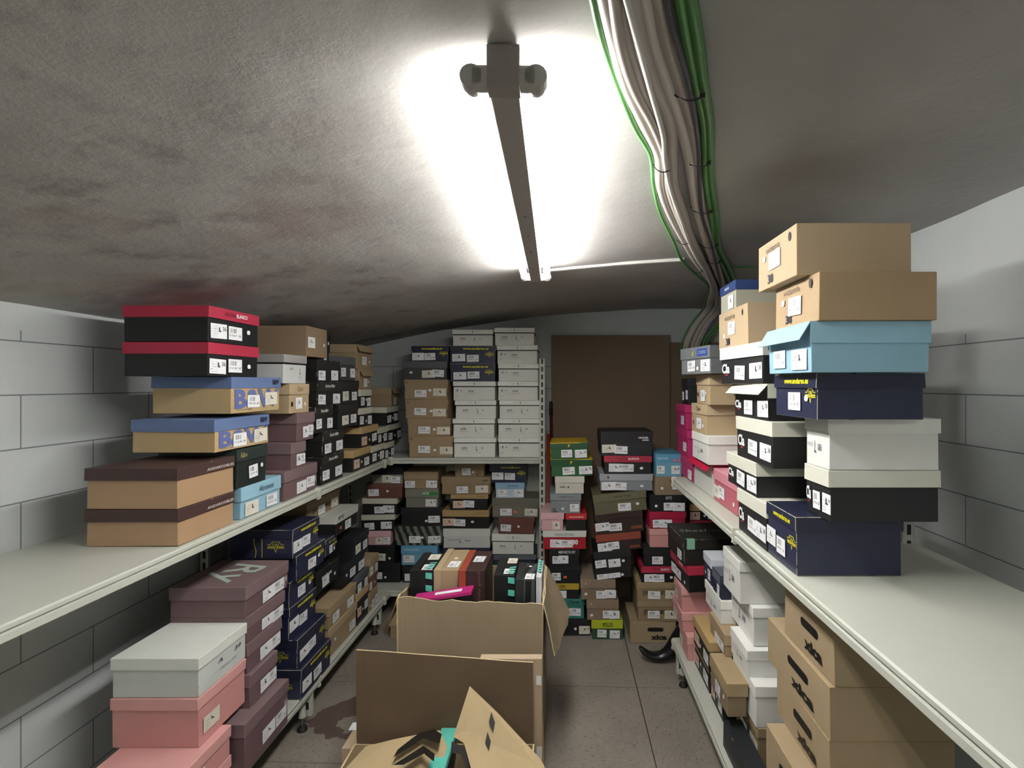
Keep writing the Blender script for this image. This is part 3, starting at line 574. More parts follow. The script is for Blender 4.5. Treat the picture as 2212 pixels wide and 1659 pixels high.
def floor_mat():
    m, nt, b = newmat('speckled_vinyl_tiles'); b.inputs['Roughness'].default_value = .5
    tc = N(nt, 'ShaderNodeTexCoord'); se = N(nt, 'ShaderNodeSeparateXYZ'); L(nt, tc.outputs['Object'], se.inputs[0]); x, y = se.outputs[0], se.outputs[1]
    y2 = math_(nt, 'MULTIPLY_ADD', x, .035, y)
    def joint(v, o, s, t):
        q = math_(nt, 'ABSOLUTE', math_(nt, 'SUBTRACT', math_(nt, 'FRACT', math_(nt, 'DIVIDE', math_(nt, 'SUBTRACT', v, o-s*20), s)), .5)); return math_(nt, 'GREATER_THAN', q, .5-t/s)
    jt = math_(nt, 'MAXIMUM', joint(x, .38, .6, .0022), math_(nt, 'MULTIPLY', joint(y2, 2.78, .6, .0016), .8))
    par = math_(nt, 'GREATER_THAN', math_(nt, 'FRACT', math_(nt, 'MULTIPLY', math_(nt, 'ADD', math_(nt, 'FLOOR', math_(nt, 'DIVIDE', math_(nt, 'SUBTRACT', x, .38-12), .6)), math_(nt, 'FLOOR', math_(nt, 'DIVIDE', math_(nt, 'SUBTRACT', y2, 2.78-12), .6))), .5)), .25)
    def speck(sx, sy, th, off):
        mp = N(nt, 'ShaderNodeMapping'); mp.inputs['Scale'].default_value = (sx, sy, 1); mp.inputs['Location'].default_value = (off, off, 0); L(nt, tc.outputs['Object'], mp.inputs[0])
        n = N(nt, 'ShaderNodeTexNoise', i_Scale=1, i_Detail=3.0); L(nt, mp.outputs[0], n.inputs['Vector']); return math_(nt, 'GREATER_THAN', n.outputs[0], th)
    spA = speck(170, 44, .64, 0); spB = speck(44, 170, .64, 5); wsA = speck(130, 34, .64, 11); wsB = speck(34, 130, .64, 7)
    def sel(a, c): return math_(nt, 'ADD', math_(nt, 'MULTIPLY', a, par), math_(nt, 'MULTIPLY', c, math_(nt, 'SUBTRACT', 1.0, par)))
    no = N(nt, 'ShaderNodeTexNoise', i_Scale=3.2, i_Detail=7.0); L(nt, tc.outputs['Object'], no.inputs['Vector'])
    base = mix(nt, no.outputs[0], lin('#6d675f'), lin('#9e958a'))
    c = mix(nt, math_(nt, 'MULTIPLY', sel(spA, spB), .75), base, lin('#2e2624')); c = mix(nt, math_(nt, 'MULTIPLY', sel(wsA, wsB), .3), c, lin('#b9aa94'))
    # patch where the tile has worn through to red, left of the cartons
    dx = math_(nt, 'DIVIDE', math_(nt, 'ADD', x, .93), .24); dy = math_(nt, 'DIVIDE', math_(nt, 'SUBTRACT', y, 2.55), .17)
    n5 = N(nt, 'ShaderNodeTexNoise', i_Scale=7, i_Detail=4.0); L(nt, tc.outputs['Object'], n5.inputs['Vector'])
    rr = math_(nt, 'ADD', math_(nt, 'ADD', math_(nt, 'MULTIPLY', dx, dx), math_(nt, 'MULTIPLY', dy, dy)), math_(nt, 'MULTIPLY', math_(nt, 'SUBTRACT', n5.outputs[0], .5), 7.0))
    c = mix(nt, math_(nt, 'MULTIPLY', math_(nt, 'LESS_THAN', rr, .9), .85), c, lin('#54403b'))
    c = mix(nt, jt, c, lin('#241f1e')); L(nt, c, b.inputs['Base Color']); return m
def grid(name, x0, x1, y0, y1, nx, ny, zf, mat, kind='structure'):
    bm = bmesh.new(); V = [[bm.verts.new((x0+(x1-x0)*i/nx, y0+(y1-y0)*j/ny, zf(x0+(x1-x0)*i/nx, y0+(y1-y0)*j/ny))) for j in range(ny+1)] for i in range(nx+1)]
    for i in range(nx):
        for j in range(ny): bm.faces.new((V[i][j], V[i+1][j], V[i+1][j+1], V[i][j+1]))
    o = bm_obj(name, bm, mat, smooth=True); o['kind'] = kind; return o
from mathutils import noise as mn
grid('ceiling', XL-.05, XR+.05, YF, YB+.02, 60, 110, lambda x, y: zc(x)+.006*mn.noise(Vector((x*2.2, y*2.2, 1)))+.0025*mn.noise(Vector((x*7, y*7, 4))), ceil_mat())
so = bpy.data.objects['ceiling'].modifiers.new('slab', 'SOLIDIFY'); so.thickness = .08; so.offset = 1
def struct_box(name, x0, x1, y0, y1, z0, z1, mat):
    bm = bmesh.new(); add_box(bm, x0, x1, y0, y1, z0, z1); o = bm_obj(name, bm, mat); o['kind'] = 'structure'; return o
struct_box('floor', XL-.1, XR+.1, YF-.1, YB+.1, -.08, 0, floor_mat())
struct_box('wall_back', XL-.1, XR+.1, YB, YB+.1, 0, 2.2, WM)
struct_box('wall_left', XL-.1, XL, YF, YB, 0, 2.2, WM)
struct_box('wall_right', XR, XR+.1, YF, YB, 0, 2.2, WM)
struct_box('wall_front', XL-.1, XR+.1, YF-.1, YF, 0, 2.2, WM)
# ------------------------------------------------------------------ hardboard against the back wall
hb = plain('#75614c', .75, 0, .12, 3, 'brown_hardboard')
bm = bmesh.new(); add_box(bm, (1191-VX)/F*3.96, (1447-VX)/F*3.96, 3.955, 3.965, 0, 1.907, bev=.001)
tag(bm_obj('hardboard_panel', bm, hb), 'wide brown hardboard sheet leaning on the back wall', 'board')
bm = bmesh.new(); add_box(bm, (1448-VX)/F*3.96, 1.27, 3.975, 3.985, 0, 1.855, bev=.001)
tag(bm_obj('hardboard_panel', bm, hb), 'second brown hardboard sheet, behind the cable drop', 'board')
# ------------------------------------------------------------------ shelving
sm_ = plain('#b9bbb0', .42, .0, .05, 4, 'enamelled_shelf_steel'); capm = plain('#c2c0b0', .5, 0, .03, 6, 'cream_plastic_clip')
slot = plain('#15171a', .6, 0, .02, 5, 'dark_slot')
chrome = plain('#9a9a9a', .25, .9, .05, 5, 'zinc_plated_steel'); rub = plain('#131313', .6, 0, .05, 5, 'black_rubber')
def shelf_part(root, a0, a1, front, back, z, lip=.036, side='x'):
    """board running along Y (side x) or along X (side y); the lip has a groove like a price rail"""
    s = 1 if back > front else -1
    bm = bmesh.new(); t = .012
    prof = [(0, 0), (-.004*s, -.004), (-.004*s, -.013), (.002*s, -.015), (.002*s, -.019), (-.006*s, -.021), (-.006*s, -lip), (.004*s, -lip), (.006*s, -t), (abs(back-front)*s, -t), (abs(back-front)*s, 0)]
    ring = []
    for a in (a0, a1):
        ring.append([bm.verts.new((front+p, a, z+q) if side == 'x' else (a, front+p, z+q)) for p, q in prof])
    n = len(prof)
    for i in range(n): bm.faces.new((ring[0][i], ring[0][(i+1) % n], ring[1][(i+1) % n], ring[1][i]))
    bm.faces.new(ring[0][::-1]); bm.faces.new(ring[1])
    bm_obj('shelf', bm, sm_, root)
def clip_part(root, x, y, z, along='x', s=1):
    bm = bmesh.new(); pr = [(-.012, .006), (.012, .006), (.014, -.01), (.010, -.022), (.014, -.036), (.018, -.046), (-.004, -.050), (-.014, -.042), (-.010, -.024), (-.014, -.008)]
    M = Matrix.Translation((x, y, z)); a = []; t = .004
    for d in (-t, t): a.append([bm.verts.new(M @ Vector((p*s, d, q)) if along == 'x' else M @ Vector((d, p, q))) for p, q in pr])
    n = len(pr); bm.faces.new(a[0]); bm.faces.new(a[1][::-1])
    for i in range(n): bm.faces.new((a[0][i], a[0][(i+1) % n], a[1][(i+1) % n], a[1][i]))
    bm_obj('end_clip', bm, capm, root)
def post_part(root, x, y, z0, z1, face='y'):
    bm = bmesh.new(); add_box(bm, x-.018, x+.018, y-.012, y+.012, z0, z1, bev=.002)
    p = bm_obj('post', bm, sm_, root)
    bm = bmesh.new(); z = z0+.03
    while z < z1-.03:
        add_box(bm, x-.006, x+.006, y-.0128, y-.0118, z, z+.032); z += .05
    bm_obj('slot_row', bm, slot, p)
def foot_part(root, x, y):
    bm = bmesh.new(); tube_bm(bm, [(x, y, .02), (x, y, .07)], .005, 8); f = bm_obj('levelling_foot', bm, chrome, root)
    bm = bmesh.new(); tube_bm(bm, [(x, y, 0), (x, y, .006), (x, y, .018), (x, y, .022)], .02, 18, radii=[.022, .022, .016, .008]); bm_obj('rubber_pad', bm, rub, f)
    bm = bmesh.new(); tube_bm(bm, [(x, y, .06), (x, y, .13)], .014, 14, radii=[.016, .012]); bm_obj('foot_socket', bm, sm_, f)
def side_unit(label, front, back, y0, y1, clips, zu, ends):
    t = thing('shelving_unit', label, 'shelving', ((front+back)/2, (y0+y1)/2, 0), group='steel shelving units around the room')
    t.location = (0, 0, 0)
    for z in (SL, zu): shelf_part(t, y0, y1, front, back, z)
    s = 1 if back > front else -1
    for y in clips:
        for z in (SL, zu): clip_part(t, front, y, z, 'x', s)
        bm = bmesh.new(); add_box(bm, min(front+.03*s, back), max(front+.03*s, back), y-.006+.03*(-1), y+.006-.03, .05, SL-.013); bm_obj('base_panel', bm, sm_, t)
        post_part(t, front+.02*s, y-.05, .045, SL-.038)
        foot_part(t, front+.03*s, y-.09)
    for y in ends: post_part(t, back-.02*s, y, 0, 1.75)
    return t
ZR = 1.053
side_unit('cream steel shelving along the left wall, nearest bay', -1.135, -1.60, .5, 2.515, [2.515], SU-.001, [.55, 2.4])
side_unit('cream steel shelving along the left wall, far bay', -1.135, -1.60, 2.525, 3.55, [3.45], SU-.001, [2.6, 3.5])
side_unit('cream steel shelving along the right wall, nearest bay', .59, 1.10, .4, 1.845, [1.845], ZR, [.45, 1.7])
side_unit('cream steel shelving along the right wall, far bay', .59, 1.10, 1.855, 2.90, [2.87], ZR, [1.95, 2.8])
t = thing('shelving_unit', 'cream steel shelving against the back wall', 'shelving', group='steel shelving units around the room')
for z in (SL, SU-.001): shelf_part(t, -1.59, -.12, 3.56, 3.96, z, .036, 'y')
post_part(t, (1171-VX)/F*3.52, 3.535, 0, 1.715); post_part(t, -1.55, 3.97, 0, 1.75)
bm = bmesh.new(); add_box(bm, -1.53, -.14, 3.965, 3.972, .2, 1.05); bm_obj('back_panel', bm, sm_, t)
clip_part(t, -1.13, 3.562, SU, 'x'); foot_part(t, -.2, 3.6)
# ------------------------------------------------------------------ ceiling lamps
def lamp(label, y0, y1, x0, x1, zb, power):
    col = plain('#a39b97', .5, .0, .05, 5, 'lamp_housing_enamel'); hold = plain('#aaa8a2', .4, 0, .03, 5, 'lamp_holder_plastic')
    a = math.atan2(x1-x0, y1-y0); t = thing('ceiling_lamp', label, 'lamp', (x0, y0, zb), (0, 0, -a), group='twin tube lamps on the vault')
    Ln = math.hypot(x1-x0, y1-y0)
    bm = bmesh.new(); add_box(bm, -.0225, .0225, .03, Ln, 0, .062, bev=.002); h = bm_obj('housing', bm, col, t)
    bm = bmesh.new(); add_box(bm, -.0245, .0245, -.004, .03, -.0015, .062, bev=.002); bm_obj('end_cap', bm, plain('#958d89', .5), t)
    for yy in (.62, .80, 1.0, 1.25):
        bm = bmesh.new(); tube_bm(bm, [(0, Ln*yy/1.53, -.001), (0, Ln*yy/1.53, -.004)], .004 if yy in (.62, 1.0) else .002, 10); bm_obj('screw', bm, chrome, h)
    em, nt, b = newmat('fluorescent_tube_glass'); b.inputs['Base Color'].default_value = (.9, .9, .9, 1)
    b.inputs['Emission Color'].default_value = (1.0, 1.0, .97, 1); b.inputs['Emission Strength'].default_value = power
    for s in (-1, 1):
        bm = bmesh.new(); tube_bm(bm, [(s*.048, .035, .018), (s*.048, Ln-.03, .018)], .013, 16); tb = bm_obj('tube', bm, em, t, smooth=True)
        for ya, yb, dd in ((.0, .024, 1), (Ln-.024, Ln, -1)):
            bm = bmesh.new(); add_box(bm, min(s*.020, s*.05), max(s*.020, s*.05), ya, yb, .002, .034, bev=.004)
            tube_bm(bm, [(s*.048, ya, .018), (s*.048, yb, .018)], .017, 16)
            bm_obj('lamp_holder', bm, hold, t)
            ye = yb if dd > 0 else ya
            bm = bmesh.new(); tube_bm(bm, [(s*.048, ye-.001*dd, .018), (s*.048, ye+.014*dd, .018)], .0137, 16); bm_obj('tube_cap', bm, plain('#c9c9c4', .35), tb)
    return t
lamp('lit twin tube lamp on the vaulted ceiling', .80, 2.33, -.0875, -.1135, 1.9885, TUBE)
lamp('added twin tube fill lamp, unseen behind the viewpoint', -1.9, -.37, -.09, -.09, 1.9885, FILLTUBE)  # fill lamp added out of view to brighten the near boxes
# ------------------------------------------------------------------ cables on the ceiling
def cpt(px, py, drop):
    d = 1.0
    for _ in range(60):
        x = (px-VX)/F*d; d = (zc(x)-drop-CH)*F/(VY-py)
    return Vector(((px-VX)/F*d, d, zc((px-VX)/F*d)-drop))
def bpt(px, py, d): return Vector(((px-VX)/F*d, d, CH+(VY-py)/F*d))
def cable(label, group, cols, r, pts, tail, drop=None, n=8):
    drop = r+.006 if drop is None else drop
    P = [cpt(px, py, drop) for px, py in pts]+[bpt(*q) for q in tail]
    d0 = (P[0]-P[1]).normalized(); P = [P[0]+Vector((d0.x*q, d0.y*q, 0)) for q in (1.3, .7, .3, .1)]+P
    bm = bmesh.new(); tube_bm(bm, spline(P, 5), r, n)
    o = bm_obj('cable', bm, plain(cols, .38, 0, .06, 8, 'cable_sheath'), BUN, smooth=True); o['label'] = label; return o
BUN = thing('cable_bundle', 'bundle of pale and green cables strapped together along the ceiling', 'cables')
W_ = '#c0b8b1'; G_ = '#4f8f45'; GC = 'cables strapped along the ceiling'
T = lambda a: [(1545+a, 648, 3.45), (1540+a, 668, 3.75), (1515+a, 700, 3.86), (1497+a, 735, 3.90), (1490+a, 760, 3.93)]
cable('thin green cable on the left of the bundle', GC, G_, .0065, [(1277, -20), (1300, 80), (1330, 170), (1370, 270), (1406, 335), (1413, 400), (1427, 460), (1455, 520), (1472, 560), (1500, 590), (1532, 622)], T(-22))
cable('thick pale cable beside the thin green one', GC, W_, .0125, [(1305, -20), (1327, 80), (1353, 180), (1395, 270), (1424, 335), (1427, 400), (1447, 460), (1478, 520), (1500, 560), (1538, 615)], T(-14))
cable('pale cable crossing over the thick ones', GC, '#a1978f', .0095, [(1325, -20), (1342, 100), (1370, 190), (1412, 270), (1440, 345), (1455, 420), (1472, 480), (1490, 520), (1515, 565), (1542, 620)], T(-6), .030)
cable('very thick pale cable bulging over the bundle', GC, '#aaa19a', .014, [(1362, -20), (1384, 90), (1416, 190), (1445, 260), (1450, 330), (1456, 400), (1476, 460), (1492, 510), (1517, 560), (1544, 618)], T(4), .026)
cable('pale conduit in the middle of the bundle', GC, W_, .0135, [(1337, -20), (1358, 80), (1385, 180), (1425, 270), (1440, 330), (1443, 400), (1462, 460), (1488, 520), (1510, 562), (1541, 616)], T(-10))
cable('pale conduit left of the black wire', GC, W_, .013, [(1388, -20), (1410, 90), (1445, 190), (1477, 290), (1490, 350), (1496, 400), (1506, 460), (1524, 520), (1545, 580), (1560, 622)], T(10))
cable('pale conduit under the black wire', GC, '#a1978f', .0125, [(1418, -20), (1440, 90), (1468, 180), (1497, 280), (1503, 350), (1508, 400), (1518, 460), (1534, 520), (1552, 580), (1564, 624)], T(16))
cable('black wire weaving over the pale conduits', GC, '#23222b', .005, [(1438, -20), (1453, 60), (1478, 140), (1498, 230), (1510, 330), (1511, 400), (1518, 470), (1540, 540), (1556, 612)], T(8), .033)
cable('white strip shaped cable in the bundle', GC, '#c2bfb8', .006, [(1350, -20), (1376, 80), (1405, 190), (1432, 290), (1436, 345), (1449, 410), (1470, 470), (1496, 540), (1530, 600)], T(0), .036)
cable('thick green cable on the right of the bundle', GC, G_, .0085, [(1466, -20), (1485, 90), (1505, 190), (1520, 260), (1524, 350), (1526, 400), (1539, 480), (1545, 540), (1574, 602)], [(1582, 640, 3.3), (1560, 690, 3.8), (1525, 730, 3.9), (1515, 760, 3.93)])
cable('outermost thick green cable, against the plaster', GC, '#437a3c', .010, [(1490, -20), (1508, 90), (1521, 190), (1533, 270), (1534, 350), (1538, 400), (1549, 480), (1553, 535), (1582, 596)], [(1588, 640, 3.3), (1568, 690, 3.8), (1532, 730, 3.9), (1522, 760, 3.93)])
bm = bmesh.new(); tube_bm(bm, spline([cpt(1568, 572, .008), cpt(1590, 577, .008), cpt(1620, 577, .008), cpt(1660, 579, .008), cpt(1720, 583, .01)], 5), .004, 6)
tag(bm_obj('cable', bm, plain(G_, .4), smooth=True), 'thin green wire branching right towards the boxes', 'cable')
for i, (a, m_, b_, lb) in enumerate([((1448, 190), (1490, 218), (1531, 188), 'black cable tie nearest the lamp'), ((1408, 348), (1432, 372), (1458, 352), 'black cable tie round the left conduits, upper'), ((1482, 345), (1512, 362), (1540, 334), 'black cable tie round the green cables, upper'),
    ((1492, 447), (1518, 462), (1544, 448), 'black cable tie halfway along the green cables'), ((1462, 518), (1478, 528), (1496, 512), 'black cable tie round the left conduits, lower'), ((1510, 526), (1535, 536), (1556, 518), 'black cable tie with curled end, lower right'),
    ((1520, 560), (1545, 570), (1560, 556), 'black cable tie just before the bend'), ((1493, 580), (1510, 590), (1521, 574), 'black cable tie on the left bend')]):
    P = [cpt(a[0], a[1], .004), cpt((a[0]*2+m_[0])/3, (a[1]+m_[1]*2)/3, .034), cpt(m_[0], m_[1], .045), cpt((b_[0]*2+m_[0])/3, (b_[1]+m_[1]*2)/3, .034), cpt(b_[0], b_[1], .004)]
    bm = bmesh.new(); tube_bm(bm, spline(P, 5), .0016, 6); c = P[3]; add_box(bm, c.x-.004, c.x+.004, c.y-.004, c.y+.004, c.z-.004, c.z+.003)
    bm_obj('cable_tie', bm, rub, BUN)
# white raceway across the vault
bm = bmesh.new(); V = []
for i in range(15):
    x = -.09+.62*i/14; y = 2.40-.03*i/14; z = zc(x)
    V.append([bm.verts.new(q) for q in ((x, y-.011, z+.006), (x, y-.011, z-.012), (x, y+.011, z-.012), (x, y+.011, z+.006))])
for i in range(14):
    for k in range(4): bm.faces.new((V[i][k], V[i][(k+1) % 4], V[i+1][(k+1) % 4], V[i+1][k]))
bm.faces.new(V[0]); bm.faces.new(V[-1][::-1])
tag(bm_obj('cable_raceway', bm, plain('#d2d2cc', .45)), 'white plastic raceway across the vault beyond the lamp', 'raceway')
# ------------------------------------------------------------------ poles beside the back shelf
def pole(name, label, px, col, y0, y1, r, z0=None):
    root = thing(name, label, 'pole', ((px[0]-VX)/F*3.69, 3.69, 0), group='poles beside the back shelf')
    top = Vector(((px[1]-VX)/F*3.9, 3.9, CH+(VY-y0)/F*3.9)); bot = Vector(((px[0]-VX)/F*3.69, 3.69, .0)); R = root.location
    bm = bmesh.new(); tube_bm(bm, [bot-R, top-R], r, 12); bm_obj('shaft', bm, plain(col, .4), root, smooth=True)
    return root, bot-R, top-R
pole('broom_handle', 'orange red broom handle leaning beside the back shelf', (1181, 1184), '#a8401f', 937, 1090, .0105)
r_, b0, t0 = pole('umbrella', 'maroon pole with black grip and yellow label', (1195, 1190), '#4c1a20', 880, 1050, .0115)
bm = bmesh.new(); tube_bm(bm, [b0.lerp(t0, .965), b0.lerp(t0, 1.0), t0+Vector((0, 0, .035)), t0+Vector((0, 0, .045))], .013, 12, radii=[.014, .014, .013, .006]); bm_obj('grip', bm, rub, r_, smooth=True)
bm = bmesh.new(); q0, q1 = b0.lerp(t0, .745), b0.lerp(t0, .82); tube_bm(bm, [q0, q1], .0121, 12); bm_obj('yellow_label', bm, plain('#a98c28', .5), r_)
# ------------------------------------------------------------------ black boot form on the floor under the right shelf
def boot():
    root = thing('boot_form', 'glossy black plastic boot form with upturned toe on the floor', 'boot', (.635, 3.02, 0))
    prof = [  # along the foot: (x, z centre, half height, half width)
        (-.205, .085, .006, .010), (-.198, .078, .012, .018), (-.182, .060, .017, .026), (-.155, .041, .020, .033), (-.120, .031, .024, .037), (-.085, .032, .028, .038),
        (-.050, .046, .038, .038), (-.015, .072, .052, .038), (.020, .104, .066, .040), (.050, .140, .072, .043), (.078, .182, .070, .047), (.100, .225, .064, .05), (.115, .270, .06, .052), (.128, .32, .06, .054)]
    bm = bmesh.new(); rings = []; n = 20
    for i, (x, z, h, wd) in enumerate(prof):
        a, b = prof[max(i-1, 0)], prof[min(i+1, len(prof)-1)]
        tx, tz = b[0]-a[0], b[1]-a[1]; l = math.hypot(tx, tz); nx, nz = -tz/l, tx/l
        rings.append([bm.verts.new((x+nx*h*math.sin(2*math.pi*k/n), wd*math.cos(2*math.pi*k/n), z+nz*h*math.sin(2*math.pi*k/n))) for k in range(n)])
    for i in range(len(rings)-1):
        for k in range(n): bm.faces.new((rings[i][k], rings[i][(k+1) % n], rings[i+1][(k+1) % n], rings[i+1][k]))
    bm.faces.new(rings[0]); bm.faces.new(rings[-1][::-1])
    m = plain('#101012', .28, 0, .05, 5, 'glossy_black_plastic')
    bm_obj('foot', bm, m, root, smooth=True)
    bm = bmesh.new(); tube_bm(bm, [(.085, 0, .0), (.085, 0, .02), (.085, 0, .11)], .02, 12, radii=[.020, .022, .04]); bm_obj('heel', bm, m, root, smooth=True)
boot()
# ------------------------------------------------------------------ open carton full of boxes
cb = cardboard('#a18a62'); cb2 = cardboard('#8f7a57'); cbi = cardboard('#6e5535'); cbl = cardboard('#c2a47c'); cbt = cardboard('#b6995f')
def rough_panel(name, p00, p10, p11, p01, nx, nz, amp, thick, mat, parent, edge=0):
    """cardboard panel with creases and a torn upper edge"""
    p00, p10, p11, p01 = map(Vector, (p00, p10, p11, p01)); nrm = (p10-p00).cross(p01-p00).normalized(); bm = bmesh.new(); G = []
    sd = random.random()*50
    for i in range(nx+1):
        row = []
        for j in range(nz+1):
            u, v = i/nx, j/nz; p = (p00*(1-u)+p10*u)*(1-v)+(p01*(1-u)+p11*u)*v
            d = mn.noise(Vector((u*3+sd, v*2, sd)))*amp+mn.noise(Vector((u*9+sd, v*6, 3)))*amp*.3
            p = p+nrm*d
            if j == nz and edge: p = p+(p01-p00).normalized()*edge*(mn.noise(Vector((u*6, sd, 0)))+.5*mn.noise(Vector((u*25, sd, 0))))
            row.append(bm.verts.new(p))
        G.append(row)
    for i in range(nx):
        for j in range(nz): bm.faces.new((G[i][j], G[i+1][j], G[i+1][j+1], G[i][j+1]))
    o = bm_obj(name, bm, mat, parent); s = o.modifiers.new('board', 'SOLIDIFY'); s.thickness = thick; s.offset = 0; me_ = o.data; me_.materials.append(plain('#cdb98e', .8, 0, .15, 60, 'cut_cardboard_edge')); s.material_offset_rim = 1; return o
c1 = thing('carton', 'large worn open carton holding upright shoe boxes', 'carton', (-.367, 2.37, 0)); O = -Vector(c1.location)
def W3(x, y, z): return Vector((x, y, z))+O
XA, XB, YA, YC, ZT = -.656, -.079, 2.15, 2.62, .675
rough_panel('front_panel', W3(XA, YA, .0), W3(XB, YA, .0), W3(XB, YA, ZT), W3(XA, YA+.01, ZT+.025), 24, 14, .008, .006, cb, c1, .012)
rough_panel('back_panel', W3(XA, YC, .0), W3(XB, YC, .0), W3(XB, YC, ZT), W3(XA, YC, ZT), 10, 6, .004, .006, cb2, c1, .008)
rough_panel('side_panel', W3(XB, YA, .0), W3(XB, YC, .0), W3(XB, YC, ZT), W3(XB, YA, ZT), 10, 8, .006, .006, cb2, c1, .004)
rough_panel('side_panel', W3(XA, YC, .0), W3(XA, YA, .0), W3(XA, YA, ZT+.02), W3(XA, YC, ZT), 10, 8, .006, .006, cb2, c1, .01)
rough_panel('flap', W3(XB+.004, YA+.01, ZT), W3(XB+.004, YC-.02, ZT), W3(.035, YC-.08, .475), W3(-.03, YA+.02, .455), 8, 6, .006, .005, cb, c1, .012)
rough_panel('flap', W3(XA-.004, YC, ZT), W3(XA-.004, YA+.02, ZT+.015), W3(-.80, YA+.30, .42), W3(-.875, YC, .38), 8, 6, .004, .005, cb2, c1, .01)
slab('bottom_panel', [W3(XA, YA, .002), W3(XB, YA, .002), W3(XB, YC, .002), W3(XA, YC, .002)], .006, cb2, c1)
GI = 'shoe boxes standing in the large open carton'
def upright(label, x0, x1, y0, y1, zt, st, tilt=0, ht=.33, yaw=0):
    """shoe box standing on its end: its long axis is vertical, the labelled end faces up"""
    Wd, Dp = x1-x0, y1-y0
    # local: W = width in world Y, H = width in world X, D = height; front (-Y local) turned upward
    M = Matrix.Translation(((x0+x1)/2, (y0+y1)/2, zt-ht/2)) @ Matrix.Rotation(yaw, 4, 'Z') @ Matrix.Rotation(tilt, 4, 'Y')
    R = Matrix(((0, 0, 1), (1, 0, 0), (0, 1, 0))).to_4x4()      # columns: local x->Y, y->Z, z->X
    R = Matrix(((0, 0, 1, 0), (1, 0, 0, 0), (0, -1, 0, 0), (0, 0, 0, 1))) if False else Matrix(((0, 0, -1, 0), (1, 0, 0, 0), (0, -1, 0, 0), (0, 0, 0, 1)))
    Mw = M @ R @ Matrix.Translation((0, 0, -Wd/2))
    lo, ro, _ = Mw.decompose(); e = ro.to_euler('XYZ')
    return shoe_box(Dp, None, 0, Wd, ht, st, label, GI, rot=tuple(e), loc=tuple(lo))
tq = K('x', body='#161718', lid='#161718', labs='b.c', wear=.3)
c_ = [upright('black and turquoise box, leftmost standing in the open carton', -.640, -.545, 2.27, 2.51, .770, tq),
      upright('tan box with flap, standing behind the magenta one', -.540, -.437, 2.27, 2.56, .772, dict(tan2, labs='bt.', lh=.03)),
      upright('dark brown box with rust lid standing in the open carton', -.432, -.325, 2.25, 2.53, .776, K('x', body='#3b2523', lid='#963f2c', labs='.b.', lh=.03, wear=.1)),
      upright('black box with turquoise bars, standing right of the brown', -.285, -.198, 2.25, 2.47, .758, tq),
      upright('black and grey wavy striped box standing in the carton', -.194, -.112, 2.22, 2.44, .748, K('x', body='#1c1d1d', lid='#262726', bmat=lambda: striped('#17181a', '#45484a', 1.3), labs='b.t', wear=.2)),
      upright('narrow white and turquoise box at the carton right end', -.108, -.072-.014, 2.22, 2.44, .760, K('x', body='#cfcfd2', lid='#c9c9cf', labs='', lh=.012, wear=.05))]
def bars(root, x, col, n=5, w_=.026, L_=.33):
    pass
# turquoise bars printed on the black boxes (faces turned to the camera and up)
for o, (xa, xb), yf, zt in ((c_[0], (-.573, -.546), 2.27, .770), (c_[3], (-.226, -.199), 2.25, .758)):
    bm = bmesh.new(); inv = o.matrix_basis.inverted() if False else None
    bpy.context.view_layer.update(); Mi = o.matrix_world.inverted()
    for k in range(6):
        z1 = zt-.012-k*.052
        vs = [bm.verts.new(Mi @ Vector(p)) for p in ((xa, yf-.0032, z1-.022), (xb, yf-.0032, z1-.026), (xb, yf-.0032, z1), (xa, yf-.0032, z1+.003))]; bm.faces.new(vs)
    for k in range(3):
        y1 = yf+.01+k*.03
        vs = [bm.verts.new(Mi @ Vector(p)) for p in ((xa, y1, zt+.0032), (xb, y1+.008, zt+.0032), (xb, y1+.022, zt+.0032), (xa, y1+.014, zt+.0032))]; bm.faces.new(vs)
    bm_obj('turquoise_bars', bm, ink('#5fc4b0'), o)
o = c_[5]; bpy.context.view_layer.update(); Mi = o.matrix_world.inverted(); bm = bmesh.new()
for k in range(5):
    y1 = 2.27+k*.032; bm.faces.new([bm.verts.new(Mi @ Vector(p)) for p in ((-.106, y1, .7632), (-.088, y1, .7632), (-.088, y1+.018, .7632), (-.106, y1+.018, .7632))])
bm_obj('turquoise_bars', bm, ink('#5fc4b0'), o)
o = c_[2]; bpy.context.view_layer.update(); Mi = o.matrix_world.inverted()
tx = printed('printed_name', 'naturally good', '#7d5f55', .17, .016, None, (0, 0, 0)); tx.parent = o; tx.matrix_local = Mi @ Matrix.Translation((-.345, 2.2455, .685)) @ Matrix.Rotation(-math.pi/2, 4, 'Y')
bm = bmesh.new()
# the magenta box lying aslant on top of the others
mg = shoe_box(.235, None, 0, .085, .076, K('x', body='#17171a', lid='#b0246f', labs='', lh=.001, wear=.3, nolid=1), 'black box with magenta top lying aslant in the open carton', GI, rot=(0, -.14, .03), loc=(-.472, 2.208, .612))
bm = bmesh.new(); add_box(bm, -.118, .118, -.0385, .0385, .0765, .0875); mt = bm_obj('magenta_top', bm, paper('#b0246f'), mg)
sticker('shoe_label', 'shoe', .11, .026, mt, (.02, 0, .0885), (-math.pi/2, 0, 0))
printed('printed_name', 'SPIFFY', '#d9d9d9', .10, .016, mg, (.02, -.0365, .03), (0, 0, 0), .03)
